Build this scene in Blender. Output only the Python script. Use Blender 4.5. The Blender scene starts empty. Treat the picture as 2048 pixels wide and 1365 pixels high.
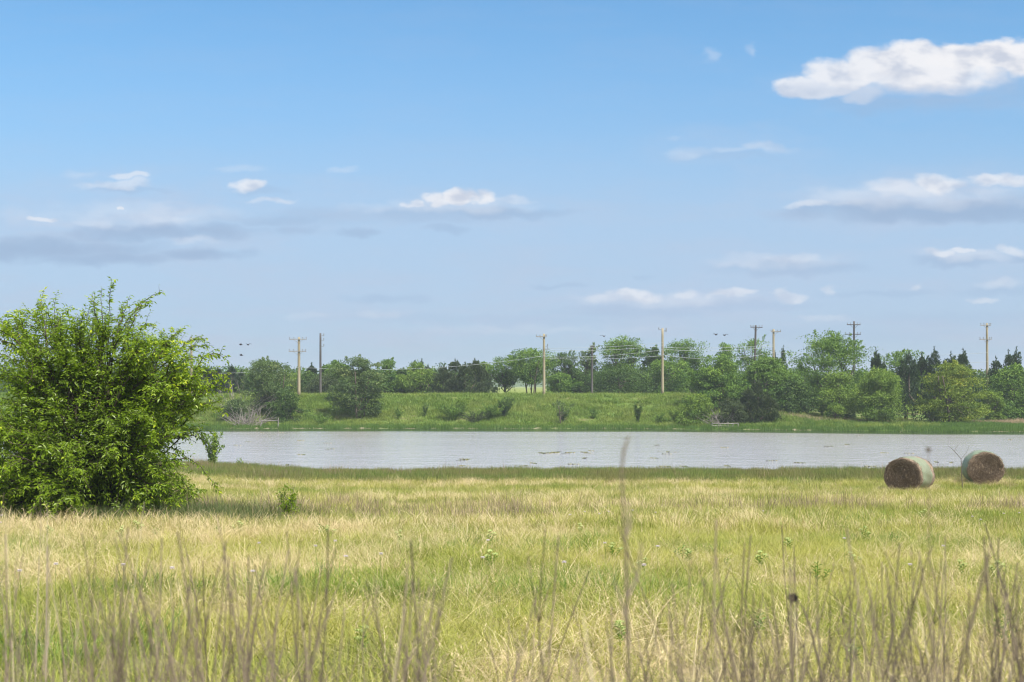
import bpy, math, random
import numpy as np
from mathutils import Vector
C = bpy.context.scene
R = math.radians
F, HY, CX = 2844.0, 772.0, 1024.0          # focal length in photo pixels, horizon row, centre column (2048 px frame)

# ------------------------------------------------------------------ camera
cd = bpy.data.cameras.new("camera"); cam = bpy.data.objects.new("camera", cd); C.collection.objects.link(cam)
cam.location = (0, 0, 0); cam.rotation_euler = (R(90), 0, 0)
cd.sensor_width = 36; cd.lens = 50.0; cd.shift_y = (HY - 682.5) / 2048.0
cd.clip_start = 0.1; cd.clip_end = 12000
cd.dof.use_dof = True; cd.dof.focus_distance = 34.0; cd.dof.aperture_fstop = 5.6
C.camera = cam
C.render.resolution_x = 1024; C.render.resolution_y = 682

# ------------------------------------------------------------------ colour management, sampling
C.view_settings.view_transform = 'Standard'; C.view_settings.look = 'None'
EXPO = 1.2; C.view_settings.exposure = EXPO; C.view_settings.gamma = 1
C.render.engine = 'CYCLES'
cy = C.cycles
cy.use_denoising = True
cy.max_bounces = 8; cy.diffuse_bounces = 3; cy.glossy_bounces = 3; cy.transmission_bounces = 4
cy.transparent_max_bounces = 8; cy.volume_bounces = 0; cy.caustics_reflective = False; cy.caustics_refractive = False
cy.sample_clamp_indirect = 6; C.cycles.filter_width = 1.15

SUN_EL, SUN_AZ = 52.0, 143.0               # azimuth clockwise from +Y (the view direction): light from the right, a little behind us

# ------------------------------------------------------------------ node helpers
class NT:
    def __init__(s, nt): s.nt = nt; s.n = nt.nodes; s.l = nt.links
    def put(s, inp, v):
        if isinstance(v, bpy.types.NodeSocket): s.l.new(v, inp)
        elif v is not None: inp.default_value = v
    def m(s, op, a, b=None, c=None, clamp=False):
        n = s.n.new('ShaderNodeMath'); n.operation = op; n.use_clamp = clamp
        s.put(n.inputs[0], a)
        if b is not None: s.put(n.inputs[1], b)
        if c is not None: s.put(n.inputs[2], c)
        return n.outputs[0]
    def mix(s, f, a, b, blend='MIX'):
        n = s.n.new('ShaderNodeMix'); n.data_type = 'RGBA'; n.blend_type = blend
        s.put(n.inputs[0], f); s.put(n.inputs[6], a); s.put(n.inputs[7], b)
        return n.outputs[2]
    def noise(s, vec, scale, detail=4, rough=0.55, color=False):
        n = s.n.new('ShaderNodeTexNoise'); n.inputs['Scale'].default_value = scale
        n.inputs['Detail'].default_value = detail; n.inputs['Roughness'].default_value = rough
        if vec is not None: s.l.new(vec, n.inputs['Vector'])
        return n.outputs['Color'] if color else n.outputs['Fac']
    def ramp(s, f, lo, hi, a=0.0, b=1.0, smooth=True):
        n = s.n.new('ShaderNodeMapRange'); n.interpolation_type = 'SMOOTHSTEP' if smooth else 'LINEAR'
        s.put(n.inputs[0], f); s.put(n.inputs[1], lo); s.put(n.inputs[2], hi); s.put(n.inputs[3], a); s.put(n.inputs[4], b)
        return n.outputs[0]
    def attr(s, name, kind='GEOMETRY'):
        n = s.n.new('ShaderNodeAttribute'); n.attribute_name = name; n.attribute_type = kind
        return n
    def comb(s, x, y, z):
        n = s.n.new('ShaderNodeCombineXYZ'); s.put(n.inputs[0], x); s.put(n.inputs[1], y); s.put(n.inputs[2], z); return n.outputs[0]
    def sep(s, v):
        n = s.n.new('ShaderNodeSeparateXYZ'); s.l.new(v, n.inputs[0]); return n.outputs

# ------------------------------------------------------------------ world: Nishita sky with clouds fixed by direction
w = bpy.data.worlds.new("World"); C.world = w; w.use_nodes = True
N = NT(w.node_tree); bg = w.node_tree.nodes['Background']
sky = N.n.new('ShaderNodeTexSky'); sky.sky_type = 'NISHITA'; sky.sun_disc = False
sky.sun_elevation = R(SUN_EL); sky.sun_rotation = R(SUN_AZ)
sky.altitude = 200; sky.air_density = 1.0; sky.dust_density = 0.6; sky.ozone_density = 2.0
tc = N.n.new('ShaderNodeTexCoord'); dx, dy, dz = N.sep(tc.outputs['Generated'])
yy = N.m('MAXIMUM', dy, 0.02)
U0 = N.m('MULTIPLY_ADD', N.m('DIVIDE', dx, yy), F, CX)          # azimuth scale of the clouds
V0 = N.m('MULTIPLY_ADD', N.m('DIVIDE', dz, yy), -F, HY)
wv = N.comb(N.m('MULTIPLY', U0, 0.0085), N.m('MULTIPLY', V0, 0.014), 0.0)
n1 = N.noise(wv, 1.3, 4, 0.5); n2 = N.noise(wv, 1.7, 5, 0.52, color=True)
n2s = N.n.new('ShaderNodeSeparateColor'); N.l.new(n2, n2s.inputs[0])
U = N.m('ADD', U0, N.m('MULTIPLY', N.m('SUBTRACT', n2s.outputs[0], 0.5), 120))
V = N.m('ADD', V0, N.m('MULTIPLY', N.m('SUBTRACT', n2s.outputs[1], 0.5), 42))
wide = N.noise(N.comb(N.m('MULTIPLY', U0, 0.0042), N.m('MULTIPLY', V0, 0.022), 3.3), 1.0, 5, 0.62)
def blobs(lst, namp):
    tot = None
    for cx, cyy, rx, ry, al, soft in lst:
        a = N.m('MULTIPLY', N.m('SUBTRACT', U, cx), 1.0 / rx); b = N.m('MULTIPLY', N.m('SUBTRACT', V, cyy), 1.0 / ry)
        e = N.m('SUBTRACT', 1.0, N.m('ADD', N.m('MULTIPLY', a, a), N.m('MULTIPLY', b, b)))
        e = N.m('MULTIPLY_ADD', N.m('SUBTRACT', n1, 0.5), namp, e)
        d = N.ramp(e, 0.0, soft, 0.0, al)
        tot = d if tot is None else N.m('MAXIMUM', tot, d)
    return tot
white = [(1625,176,80,26,.80,.6),(1690,150,85,40,.88,.7),(1740,132,75,44,.92,.7),(1830,128,90,46,.97,.6),(1860,140,190,52,.95,.8),(1925,116,90,38,1,.6),
         (1985,112,66,38,1,.6),(2050,118,90,44,1,.7),(2130,125,120,50,1,.8),(1728,182,60,24,.6,1.),
         (1870,368,70,24,.80,1.),(1800,380,95,24,.62,1.2),(2000,362,90,16,.75,1.),(1620,410,70,10,.45,1.),(2140,370,120,26,.8,1.),(1700,395,110,26,.40,1.2),
         (880,402,40,18,.82,.9),(918,396,32,22,.92,.9),(962,394,38,18,.85,1.),(822,408,18,10,.6,1.),(1030,400,60,10,.35,1.2),
         (490,373,34,15,.72,1.),(250,356,42,9,.50,1.),(235,370,80,9,.42,1.),(150,352,40,10,.20,1.2),(85,434,40,8,.62,1.),(230,420,12,5,.7,1.),
         (340,436,70,14,.40,1.3),(560,404,50,7,.45,1.2),(200,446,120,12,.30,1.3),(690,343,30,8,.20,1.2),(480,338,60,8,.18,1.2),(740,418,70,12,.2,1.3),(380,484,60,9,.3,1.4),
         (1385,305,50,14,.25,1.2),(1530,296,60,13,.38,1.2),(1465,300,60,10,.25,1.3),(1418,114,26,20,.28,1.4),(1500,102,20,18,.26,1.4),(1352,275,30,7,.15,1.3),
         (1590,519,80,14,.42,1.2),(1500,528,70,12,.28,1.3),(1885,508,44,10,.62,1.),(1925,503,20,7,.6,1.),(2030,500,34,13,.5,1.),
         (1275,592,58,17,.62,1.),(1215,597,50,10,.4,1.2),(1375,592,36,11,.48,1.),(1470,587,46,12,.5,1.),(1575,592,32,13,.5,1.),(1660,580,16,12,.4,1.),(1825,577,20,8,.4,1.),
         (1970,598,38,9,.42,1.),(2000,568,60,12,.3,1.2),(1650,640,60,9,.25,1.4),(760,630,60,12,.22,1.4),(1080,660,300,9,.18,1.6),(620,632,60,10,.2,1.4)]
grey = [(1840,205,230,22,.42,1.2),(1720,215,60,20,.35,1.2),(2020,180,120,26,.3,1.2),(1900,424,330,28,.80,.9),(1760,430,190,18,.60,1.),(2120,415,160,34,.8,1.),
        (1000,427,150,17,.62,1.),(860,432,170,22,.42,1.2),(900,462,50,9,.4,1.),(715,468,55,11,.55,1.),(600,462,60,14,.4,1.),(640,436,160,22,.32,1.2),
        (330,466,200,22,.80,1.),(80,498,240,30,.80,1.),(400,510,110,16,.75,1.),(200,518,180,18,.75,1.),(540,440,150,14,.5,1.2),(260,378,80,8,.35,1.2),(530,385,60,10,.3,1.2),
        (1460,314,120,10,.18,1.2),(1590,538,150,19,.42,1.),(1900,522,90,13,.5,1.),(2045,516,60,12,.5,1.),(1260,622,190,16,.38,1.2),(1450,610,200,14,.3,1.2),
        (770,598,90,11,.34,1.),(1110,573,60,7,.3,1.),(1760,588,140,9,.32,1.2),(1990,580,90,12,.35,1.2),(1900,640,260,20,.25,1.4),(1000,640,400,16,.22,1.4),(1290,552,24,7,.25,1.2),(1700,668,360,16,.2,1.4)]
thin = [(230,440,460,110,.45,1.6),(560,420,420,70,.30,1.6),(1000,430,260,50,.25,1.6),(1850,410,460,80,.42,1.6),(1460,300,240,50,.20,1.5),(1540,535,280,45,.32,1.5),(1900,515,220,36,.30,1.5),
        (1400,600,420,60,.38,1.6),(760,600,260,40,.22,1.6),(1000,650,1300,45,.22,1.6),(1850,180,380,60,.25,1.5)]
shade = [(1800,186,300,24,.75,1.1),(1640,182,110,22,.35,1.2),(1790,150,60,22,.45,1.2),(1700,150,34,18,.30,1.2),(2040,165,110,26,.6,1.2),(1900,400,330,20,.6,1.2),(930,412,90,10,.55,1.2),(1275,602,80,9,.5,1.2)]
white = [(a, b_, c * 1.12, d * 1.05, e, f) for a, b_, c, d, e, f in white] + [(1850,392,330,34,.50,1.5),(250,430,300,34,.34,1.6),(930,412,190,22,.40,1.4),(1560,522,170,20,.30,1.4),(1340,598,240,18,.34,1.5),(1930,510,120,16,.35,1.4)]
grey = [(a, b_, c * 1.25, d * 1.1, e, f * 1.15) for a, b_, c, d, e, f in grey]
thin = [(a, b_, c * 1.1, d * 1.15, min(.75, e * 1.45), f) for a, b_, c, d, e, f in thin]
Wm = blobs(white, .85); Gm = blobs(grey, .85); Tm = blobs(thin, 1.2); Sm = blobs(shade, 1.2)
front = N.ramp(dy, 0.15, 0.45)
Wm = N.m('MULTIPLY', Wm, front); Tm = N.m('MULTIPLY', Tm, front); Gm = N.m('MULTIPLY', Gm, front)
low = N.ramp(V0, 260.0, 700.0)
veil = N.m('MULTIPLY', N.ramp(wide, 0.40, 0.72), N.m('MULTIPLY_ADD', low, 0.50, 0.06))
skyc = N.mix(1.0, sky.outputs[0], (0.63, 1.00, 1.15, 1), 'MULTIPLY')
ST = 0.062; K_ = ST * 2 ** EXPO
def lum(r, g, b): return (r / K_, g / K_, b / K_, 1)
haze_low = N.ramp(V0, 700.0, -60.0, 0.78, 0.06)              # the air whitens towards the horizon
skyc = N.mix(haze_low, skyc, lum(0.41, 0.485, 0.67))
c1 = N.mix(veil, skyc, lum(0.50, 0.56, 0.68))
c1 = N.mix(N.m('MULTIPLY', N.m('MULTIPLY', N.ramp(V0, 230., 500.), N.ramp(V0, 730., 570.)), .42), c1, lum(0.49, 0.63, 0.84))
c1 = N.mix(N.m('MULTIPLY', Tm, N.ramp(wide, .36, .58, .55, 1.15)), c1, lum(0.50, 0.61, 0.79))
c2 = N.mix(Gm, c1, lum(0.335, 0.465, 0.66))
billow = N.m('MULTIPLY', N.ramp(N.noise(wv, 1.6, 4, 0.5), 0.30, 0.56), N.m('SUBTRACT', 1.0, Sm))
c3 = N.mix(Wm, c2, N.mix(billow, lum(0.60, 0.65, 0.76), lum(0.90, 0.90, 0.93)))
# broken bright cloud overhead and behind, out of view, added as fill light
zz_ = N.m('MAXIMUM', dz, 0.05); ov = N.noise(N.comb(N.m('DIVIDE', dx, zz_), N.m('DIVIDE', dy, zz_), 0.0), 1.3, 5, .6)
om = N.m('MULTIPLY', N.ramp(ov, .38, .54), N.m('MAXIMUM', N.ramp(dz, .34, .50), N.m('MULTIPLY', N.ramp(dz, .04, .12), N.ramp(dy, .55, .30))))
c3 = N.mix(om, c3, lum(1.12, 1.12, 1.15))
N.l.new(c3, bg.inputs[0]); bg.inputs[1].default_value = ST

# ------------------------------------------------------------------ sun
sd = bpy.data.lights.new("sun", 'SUN'); sd.energy = 3.9; sd.angle = R(2.5); sd.color = (1.0, 0.95, 0.87)
sun = bpy.data.objects.new("sun", sd); C.collection.objects.link(sun)
el, az = R(SUN_EL), R(SUN_AZ)
sdir = Vector((math.sin(az) * math.cos(el), math.cos(az) * math.cos(el), math.sin(el)))
sun.rotation_euler = sdir.to_track_quat('Z', 'Y').to_euler(); sun.location = (0, -5, 60)

# ------------------------------------------------------------------ numpy noise and terrain
rngG = np.random.default_rng(7)
_T = rngG.random((256, 256))
def vnoise(x, y, seed=0):
    x = np.asarray(x, float) + seed * 17.31; y = np.asarray(y, float) + seed * 9.77
    xi = np.floor(x).astype(int); yi = np.floor(y).astype(int); fx = x - xi; fy = y - yi
    fx = fx * fx * (3 - 2 * fx); fy = fy * fy * (3 - 2 * fy)
    a = _T[xi & 255, yi & 255]; b = _T[(xi + 1) & 255, yi & 255]; c = _T[xi & 255, (yi + 1) & 255]; d = _T[(xi + 1) & 255, (yi + 1) & 255]
    return (a * (1 - fx) + b * fx) * (1 - fy) + (c * (1 - fx) + d * fx) * fy
def fbm(x, y, seed=0, o=4):
    t = 0; a = .5; s = 0
    for k in range(o): t = t + a * vnoise(x * 2 ** k, y * 2 ** k, seed + k * 3); s += a; a *= .55
    return t / s
def sstep(x, a, b):
    t = np.clip((x - a) / (b - a), 0, 1); return t * t * (3 - 2 * t)
WZ = -4.95
def near_shift(x): return 7.5 * sstep(-x, 9, 20) + 2.2 * (fbm(x * .10, 3.3 + 0 * x, 2) - .5)
def far_shore(x): return 164 - 11 * sstep(x, 6, 55) + 1.6 * (fbm(x * .09, 1.1, 5) - .5)
def height(x, y):
    x = np.asarray(x, float); y = np.asarray(y, float)
    yn = y - near_shift(x) * sstep(y, 45, 75)
    hn = np.interp(yn, [-60, 0, 8, 30, 57, 76, 80.5, 86, 100], [-1.0, -1.46, -1.69, -2.9, -4.38, -4.83, -4.97, -5.6, -6.2])
    hn = hn + (fbm(x * .35, y * .35, 11) - .5) * .14 * sstep(80 - yn, 0, 10) * sstep(y, 5, 14)
    hn = hn + .16 * np.exp(-((x - 20.36) ** 2 + (y - 61.5) ** 2) / 5.0)
    d = y - far_shore(x)
    hl = np.interp(d, [-12, -2, 0, 3, 6, 12, 19, 23, 45, 230, 3000, 9000], [-6.2, -5.2, -4.96, -4.76, -4.55, -3.1, -1.42, -1.34, -1.8, -1.15, -1.0, -1.0])
    hr = np.interp(d, [-12, -2, 0, 5, 19, 60, 230, 3000, 9000], [-6.2, -5.2, -4.96, -4.6, -4.4, -3.9, -2.0, -1.0, -1.0])
    s = sstep(x, 25, 42)
    hf = hl * (1 - s) + hr * s
    hf = hf + (fbm(x * .16, y * .22, 21) - .5) * .32 * sstep(d, 2, 8) * sstep(400 - y, 0, 100)
    return np.where(y < 120, hn, hf)
def dryness(x, y):
    near = sstep(34 - y, -12, 8); f = fbm(x * .62 + 7, y * .50, 51, 4); f2 = fbm(x * .55 + 3, y * .42 + 5, 57, 4)
    return np.clip(dry0(x, y) * (1 - .85 * sstep(f, .50, .58) * near) + .75 * sstep(f2, .54, .62) * near, 0, 1)
def dry0(x, y):
    """0 = green, 1 = straw: long bands across the pasture"""
    n = fbm(x * .16, y * .30, 31, 4)
    m = fbm(x * .9, y * 1.1, 41, 3)
    b = np.interp(y, [0, 8, 13, 19, 24, 27.5, 30, 33, 36, 40, 46, 52, 60, 64, 72, 80],
                     [.40, .40, .41, .43, .50, .58, .30, .34, .66, .78, .60, .54, .20, .36, .74, .52])
    b = b - .20 * sstep(x, -2, 3) * sstep(34.5 - y, 0, 2) * sstep(y, 14, 22) + .2 * sstep(-x, 2, 6) * sstep(y, 19, 22) * sstep(28 - y, 0, 2)
    return np.clip((n - .5) * 2.3 + (m - .5) * 1.2 + b, 0, 1)

# ------------------------------------------------------------------ mesh helpers
def mesh_np(name, V_, tris=None, quads=None, mats=(), attrs=None, smooth=False, mi=None):
    me = bpy.data.meshes.new(name)
    V_ = np.asarray(V_, np.float32)
    fs = []; 
    nt = 0 if tris is None else len(tris); nq = 0 if quads is None else len(quads)
    me.vertices.add(len(V_)); me.vertices.foreach_set('co', V_.ravel())
    idx = []; st = []
    if nt: idx.append(np.asarray(tris, np.int32).ravel()); st.append(np.arange(nt) * 3)
    if nq: idx.append(np.asarray(quads, np.int32).ravel()); st.append(nt * 3 + np.arange(nq) * 4)
    idx = np.concatenate(idx); st = np.concatenate(st).astype(np.int32)
    me.loops.add(len(idx)); me.loops.foreach_set('vertex_index', idx)
    me.polygons.add(nt + nq); me.polygons.foreach_set('loop_start', st)
    if mi is not None: me.polygons.foreach_set('material_index', np.asarray(mi, np.int32))
    me.update(calc_edges=True)
    me.polygons.foreach_set('use_smooth', np.full(nt + nq, smooth))
    for k, v in (attrs or {}).items():
        a = me.attributes.new(k, 'FLOAT', 'POINT'); a.data.foreach_set('value', np.asarray(v, np.float32).ravel())
    for m_ in mats: me.materials.append(m_)
    return me
def link(name, me, parent=None, loc=(0, 0, 0), rz=0.0):
    o = bpy.data.objects.new(name, me); C.collection.objects.link(o)
    if parent: o.parent = parent
    o.location = loc; o.rotation_euler = (0, 0, rz)
    return o
def tag(o, label=None, cat=None, group=None, kind=None):
    if label: o['label'] = label
    if cat: o['category'] = cat
    if group: o['group'] = group
    if kind: o['kind'] = kind
    return o
def empty(name, loc, rz=0, **k):
    o = bpy.data.objects.new(name, None); C.collection.objects.link(o); o.location = loc; o.rotation_euler = (0, 0, rz); o.empty_display_size = .2
    return tag(o, **k)
class Geo:
    """collects tubes, boxes and leaves into one mesh"""
    def __init__(s): s.v = []; s.q = []; s.t = []; s.n = 0; s.a = []
    def add(s, v, q=None, t=None, a=0.5):
        v = np.asarray(v, float)
        s.v.append(v)
        if q is not None and len(q): s.q.append(np.asarray(q) + s.n)
        if t is not None and len(t): s.t.append(np.asarray(t) + s.n)
        s.a.append(np.full(len(v), a) if np.isscalar(a) else np.asarray(a)); s.n += len(v)
    def tube(s, pts, rad, k=6, a=0.5, cap=True):
        pts = np.asarray(pts, float); rad = np.broadcast_to(np.asarray(rad, float), (len(pts),))
        d = np.gradient(pts, axis=0); d /= np.linalg.norm(d, axis=1)[:, None] + 1e-9
        ref = np.array([0, 0, 1.]) if abs(d[:, 2]).mean() < .8 else np.array([1., 0, 0])
        u = np.cross(d, ref); u /= np.linalg.norm(u, axis=1)[:, None] + 1e-9; w_ = np.cross(d, u)
        an = np.arange(k) / k * 2 * math.pi
        ring = pts[:, None] + rad[:, None, None] * (np.cos(an)[None, :, None] * u[:, None] + np.sin(an)[None, :, None] * w_[:, None])
        n = len(pts); i = np.arange(n - 1)[:, None]; j = np.arange(k)[None]
        q = np.stack([i * k + j, i * k + (j + 1) % k, (i + 1) * k + (j + 1) % k, (i + 1) * k + j], -1).reshape(-1, 4)
        v = ring.reshape(-1, 3); t = []
        if cap:
            v = np.vstack([v, pts[0], pts[-1]]); b0 = n * k
            for jj in range(k): t += [(b0, (jj + 1) % k, jj), (b0 + 1, (n - 1) * k + jj, (n - 1) * k + (jj + 1) % k)]
        s.add(v, q, t, a)
    def box(s, c, size, rz=0, rx=0, a=.5):
        x, y, z = [q / 2 for q in size]
        v = np.array([(i, j, k) for i in (-x, x) for j in (-y, y) for k in (-z, z)], float)
        cr, sr = math.cos(rx), math.sin(rx); v = np.stack([v[:, 0], v[:, 1] * cr - v[:, 2] * sr, v[:, 1] * sr + v[:, 2] * cr], 1)
        cr, sr = math.cos(rz), math.sin(rz); v = np.stack([v[:, 0] * cr - v[:, 1] * sr, v[:, 0] * sr + v[:, 1] * cr, v[:, 2]], 1)
        s.add(v + np.array(c), [(0, 1, 3, 2), (4, 6, 7, 5), (0, 4, 5, 1), (2, 3, 7, 6), (0, 2, 6, 4), (1, 5, 7, 3)], a=a)
    def leaves(s, P, D, Nn, L, W, a):
        """folded leaves: base P, direction D, face normal Nn, length L, width W"""
        D = D / (np.linalg.norm(D, axis=1)[:, None] + 1e-9)
        B = np.cross(D, Nn); B /= np.linalg.norm(B, axis=1)[:, None] + 1e-9; Z = np.cross(B, D)
        L = np.broadcast_to(L, (len(P),))[:, None]; W = np.broadcast_to(W, (len(P),))[:, None]
        v = np.stack([P, P + D * L * .45 + B * W * .5 + Z * W * .18, P + D * L - Z * L * .12, P + D * L * .45 - B * W * .5 + Z * W * .18], 1).reshape(-1, 3)
        i = np.arange(len(P)) * 4
        t = np.stack([np.stack([i, i + 1, i + 2], 1), np.stack([i, i + 2, i + 3], 1)], 1).reshape(-1, 3)
        s.add(v, None, t, np.repeat(a, 4))
    def mesh(s, name, mats, smooth=False):
        return mesh_np(name, np.vstack(s.v), np.vstack(s.t) if s.t else None, np.vstack(s.q) if s.q else None, mats, {'rnd': np.concatenate(s.a)}, smooth)
    def obj(s, name, mat, parent=None, smooth=False, **k):
        return link(name, s.mesh(name, [mat], smooth), parent, **k)

# ------------------------------------------------------------------ materials
def newmat(name):
    m = bpy.data.materials.new(name); m.use_nodes = True
    N_ = NT(m.node_tree); b = m.node_tree.nodes['Principled BSDF']
    return m, N_, b
def rgba(c): return (c[0], c[1], c[2], 1)
def leaf_mat(name, dark, light, tip=None, trans=0.35, rough=.55, spec=.25, patch=0.0, patchcol=None, pscale=.2, instv=0.0):
    m, N_, b = newmat(name)
    r = N_.attr('rnd').outputs['Fac']
    col = N_.mix(N_.ramp(r, 0.0, 0.85, smooth=False), rgba(dark), rgba(light))
    if tip: col = N_.mix(N_.ramp(r, 0.85, 1.0, smooth=False), col, rgba(tip))
    g = N_.n.new('ShaderNodeNewGeometry')
    if patch:
        col = N_.mix(N_.ramp(N_.noise(g.outputs['Position'], pscale, 4, .6), .38, .62, 0, patch), col, rgba(patchcol))
    if instv:
        oi = N_.n.new('ShaderNodeObjectInfo')
        col = N_.mix(1.0, col, N_.mix(oi.outputs['Random'], (1 - instv, 1 - instv, 1 - instv, 1), (1 + instv, 1 + instv * .8, 1 + instv * .5, 1)), 'MULTIPLY')
    N_.l.new(col, b.inputs['Base Color']); b.inputs['Roughness'].default_value = rough; b.inputs['Specular IOR Level'].default_value = spec
    t = N_.n.new('ShaderNodeBsdfTranslucent'); N_.l.new(N_.mix(1.0, col, (1.15, 1.25, .65, 1), 'MULTIPLY'), t.inputs[0])
    mx = N_.n.new('ShaderNodeMixShader'); mx.inputs[0].default_value = trans
    N_.l.new(b.outputs[0], mx.inputs[1]); N_.l.new(t.outputs[0], mx.inputs[2]); N_.l.new(mx.outputs[0], N_.n['Material Output'].inputs[0])
    return m
def wood_mat(name, c1, c2, scale=6, stretch=(1, 1, .12), rough=.85, bump=.3):
    m, N_, b = newmat(name)
    tcn = N_.n.new('ShaderNodeTexCoord'); mp = N_.n.new('ShaderNodeMapping'); mp.inputs['Scale'].default_value = stretch
    N_.l.new(tcn.outputs['Object'], mp.inputs[0])
    f = N_.noise(mp.outputs[0], scale, 6, .65)
    N_.l.new(N_.mix(N_.ramp(f, .3, .7), rgba(c1), rgba(c2)), b.inputs['Base Color']); b.inputs['Roughness'].default_value = rough
    b.inputs['Specular IOR Level'].default_value = .2
    bp = N_.n.new('ShaderNodeBump'); bp.inputs['Strength'].default_value = bump; bp.inputs['Distance'].default_value = .02
    N_.l.new(f, bp.inputs['Height']); N_.l.new(bp.outputs[0], b.inputs['Normal'])
    return m
def plain(name, c, rough=.6, metal=0, var=.15, scale=8):
    m, N_, b = newmat(name)
    tcn = N_.n.new('ShaderNodeTexCoord'); f = N_.noise(tcn.outputs['Object'], scale, 4)
    N_.l.new(N_.mix(f, rgba([q * (1 - var) for q in c]), rgba([q * (1 + var) for q in c])), b.inputs['Base Color'])
    b.inputs['Roughness'].default_value = rough; b.inputs['Metallic'].default_value = metal
    return m

M = {}
# --- ground
m, N_, b = newmat('ground'); g = N_.n.new('ShaderNodeNewGeometry'); P = g.outputs['Position']; px_, py_, pz_ = N_.sep(P)
dr = N_.attr('dry').outputs['Fac']
fine = N_.noise(P, 14, 5, .7); mid = N_.noise(P, 1.6, 5, .6); big = N_.noise(P, .05, 4, .6)
green = N_.mix(N_.ramp(mid, .35, .65), (.085, .115, .022, 1), (.15, .185, .045, 1)); straw = N_.mix(fine, (.20, .165, .085, 1), (.36, .30, .165, 1))
col = N_.mix(dr, green, straw)
col = N_.mix(N_.ramp(fine, .5, .68, 0, .45), col, (.11, .085, .05, 1))
far = N_.ramp(py_, 130., 150.)
fgreen = N_.mix(N_.ramp(mid, .35, .65), (.060, .105, .022, 1), (.10, .155, .035, 1))
fgreen = N_.mix(N_.ramp(N_.noise(P, .22, 5, .65), .48, .62, 0, .75), fgreen, (.20, .175, .085, 1))
col = N_.mix(far, col, fgreen)
beyond = N_.ramp(py_, 230., 330.)
col = N_.mix(beyond, col, N_.mix(big, (.10, .15, .03, 1), (.22, .24, .07, 1)))
mudz = N_.m('MULTIPLY', N_.ramp(pz_, -4.80, -4.86), N_.ramp(py_, 100., 120.))
col = N_.mix(N_.m('MULTIPLY', mudz, N_.ramp(N_.noise(P, .11, 3, .5), .42, .56)), col, (.23, .20, .14, 1))
N_.l.new(col, b.inputs['Base Color']); b.inputs['Roughness'].default_value = 1; b.inputs['Specular IOR Level'].default_value = .05
bp = N_.n.new('ShaderNodeBump'); bp.inputs['Strength'].default_value = .6; bp.inputs['Distance'].default_value = .05
N_.l.new(fine, bp.inputs['Height']); N_.l.new(bp.outputs[0], b.inputs['Normal']); M['ground'] = m
# --- water
m, N_, b = newmat('water'); g = N_.n.new('ShaderNodeNewGeometry'); P = g.outputs['Position']; px_, py_, pz_ = N_.sep(P)
mp = N_.n.new('ShaderNodeMapping'); mp.inputs['Scale'].default_value = (.75, 1.0, 1); N_.l.new(P, mp.inputs[0])
w1 = N_.noise(mp.outputs[0], 2.6, 4, .65); w2 = N_.noise(mp.outputs[0], .55, 3, .6)
hgt = N_.m('ADD', N_.m('MULTIPLY', w1, .055), N_.m('MULTIPLY', w2, .10))
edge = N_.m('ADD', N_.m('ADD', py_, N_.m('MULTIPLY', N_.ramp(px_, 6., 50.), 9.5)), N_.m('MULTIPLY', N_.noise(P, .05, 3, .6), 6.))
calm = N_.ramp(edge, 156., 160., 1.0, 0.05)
gust = N_.ramp(N_.noise(N_.comb(N_.m('MULTIPLY', px_, .02), N_.m('MULTIPLY', py_, .12), 0.), 1.0, 4, .6), .35, .65, .80, 1.15)
bp = N_.n.new('ShaderNodeBump'); bp.inputs['Distance'].default_value = 1.0
N_.l.new(N_.m('MULTIPLY', calm, gust), bp.inputs['Strength']); N_.l.new(hgt, bp.inputs['Height']); N_.l.new(bp.outputs[0], b.inputs['Normal'])
N_.l.new(N_.mix(N_.ramp(edge, 154., 159.), (.345, .335, .35, 1), (.03, .045, .022, 1)), b.inputs['Base Color']); b.inputs['Roughness'].default_value = .10; b.inputs['IOR'].default_value = 1.33  # dark green far band paints the reflection of bank and trees into the colour
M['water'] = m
# --- foliage and grasses
M['grass_green'] = leaf_mat('grass_green', (.12, .160, .024), (.26, .295, .055), (.46, .41, .17), trans=.35, patch=.6, patchcol=(.40, .37, .11), pscale=.35, instv=.18)
M['grass_straw'] = leaf_mat('grass_straw', (.33, .265, .15), (.57, .475, .295), (.68, .61, .41), trans=.30, patch=.35, patchcol=(.50, .39, .24), pscale=.25, instv=.12)
M['grass_lush'] = leaf_mat('grass_lush', (.07, .135, .018), (.15, .25, .035), None, trans=.35, instv=.2)
M['weed_brown'] = leaf_mat('weed_brown', (.15, .11, .08), (.28, .215, .16), None, trans=.1, instv=.15)
M['rush'] = leaf_mat('rush', (.07, .12, .022), (.15, .20, .045), (.26, .20, .11), trans=.25, patch=.7, patchcol=(.17, .15, .06), pscale=.25, instv=.15)
M['bank_grass'] = leaf_mat('bank_grass', (.075, .145, .018), (.175, .265, .045), (.30, .29, .12), trans=.3, patch=.5, patchcol=(.235, .275, .070), pscale=.14, instv=.22)
M['shore_grass'] = leaf_mat('shore_grass', (.055, .12, .020), (.11, .19, .038), None, trans=.3, instv=.15)
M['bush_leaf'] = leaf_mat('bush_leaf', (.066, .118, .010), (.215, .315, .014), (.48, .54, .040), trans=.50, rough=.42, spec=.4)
def tree_leaf(n, d, l, t=None, **k): M[n] = leaf_mat(n, d, l, t, trans=.30, **k)
tree_leaf('leaf_mid', (.045, .105, .016), (.140, .235, .036), (.22, .33, .05))
tree_leaf('leaf_light', (.070, .135, .018), (.185, .275, .040), (.27, .35, .06))
tree_leaf('leaf_yellow', (.075, .130, .014), (.205, .265, .028), (.36, .35, .05))
tree_leaf('leaf_deep', (.028, .062, .014), (.085, .150, .032), (.13, .20, .04))
tree_leaf('leaf_grey', (.045, .085, .024), (.120, .178, .055), (.19, .23, .08))
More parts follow.
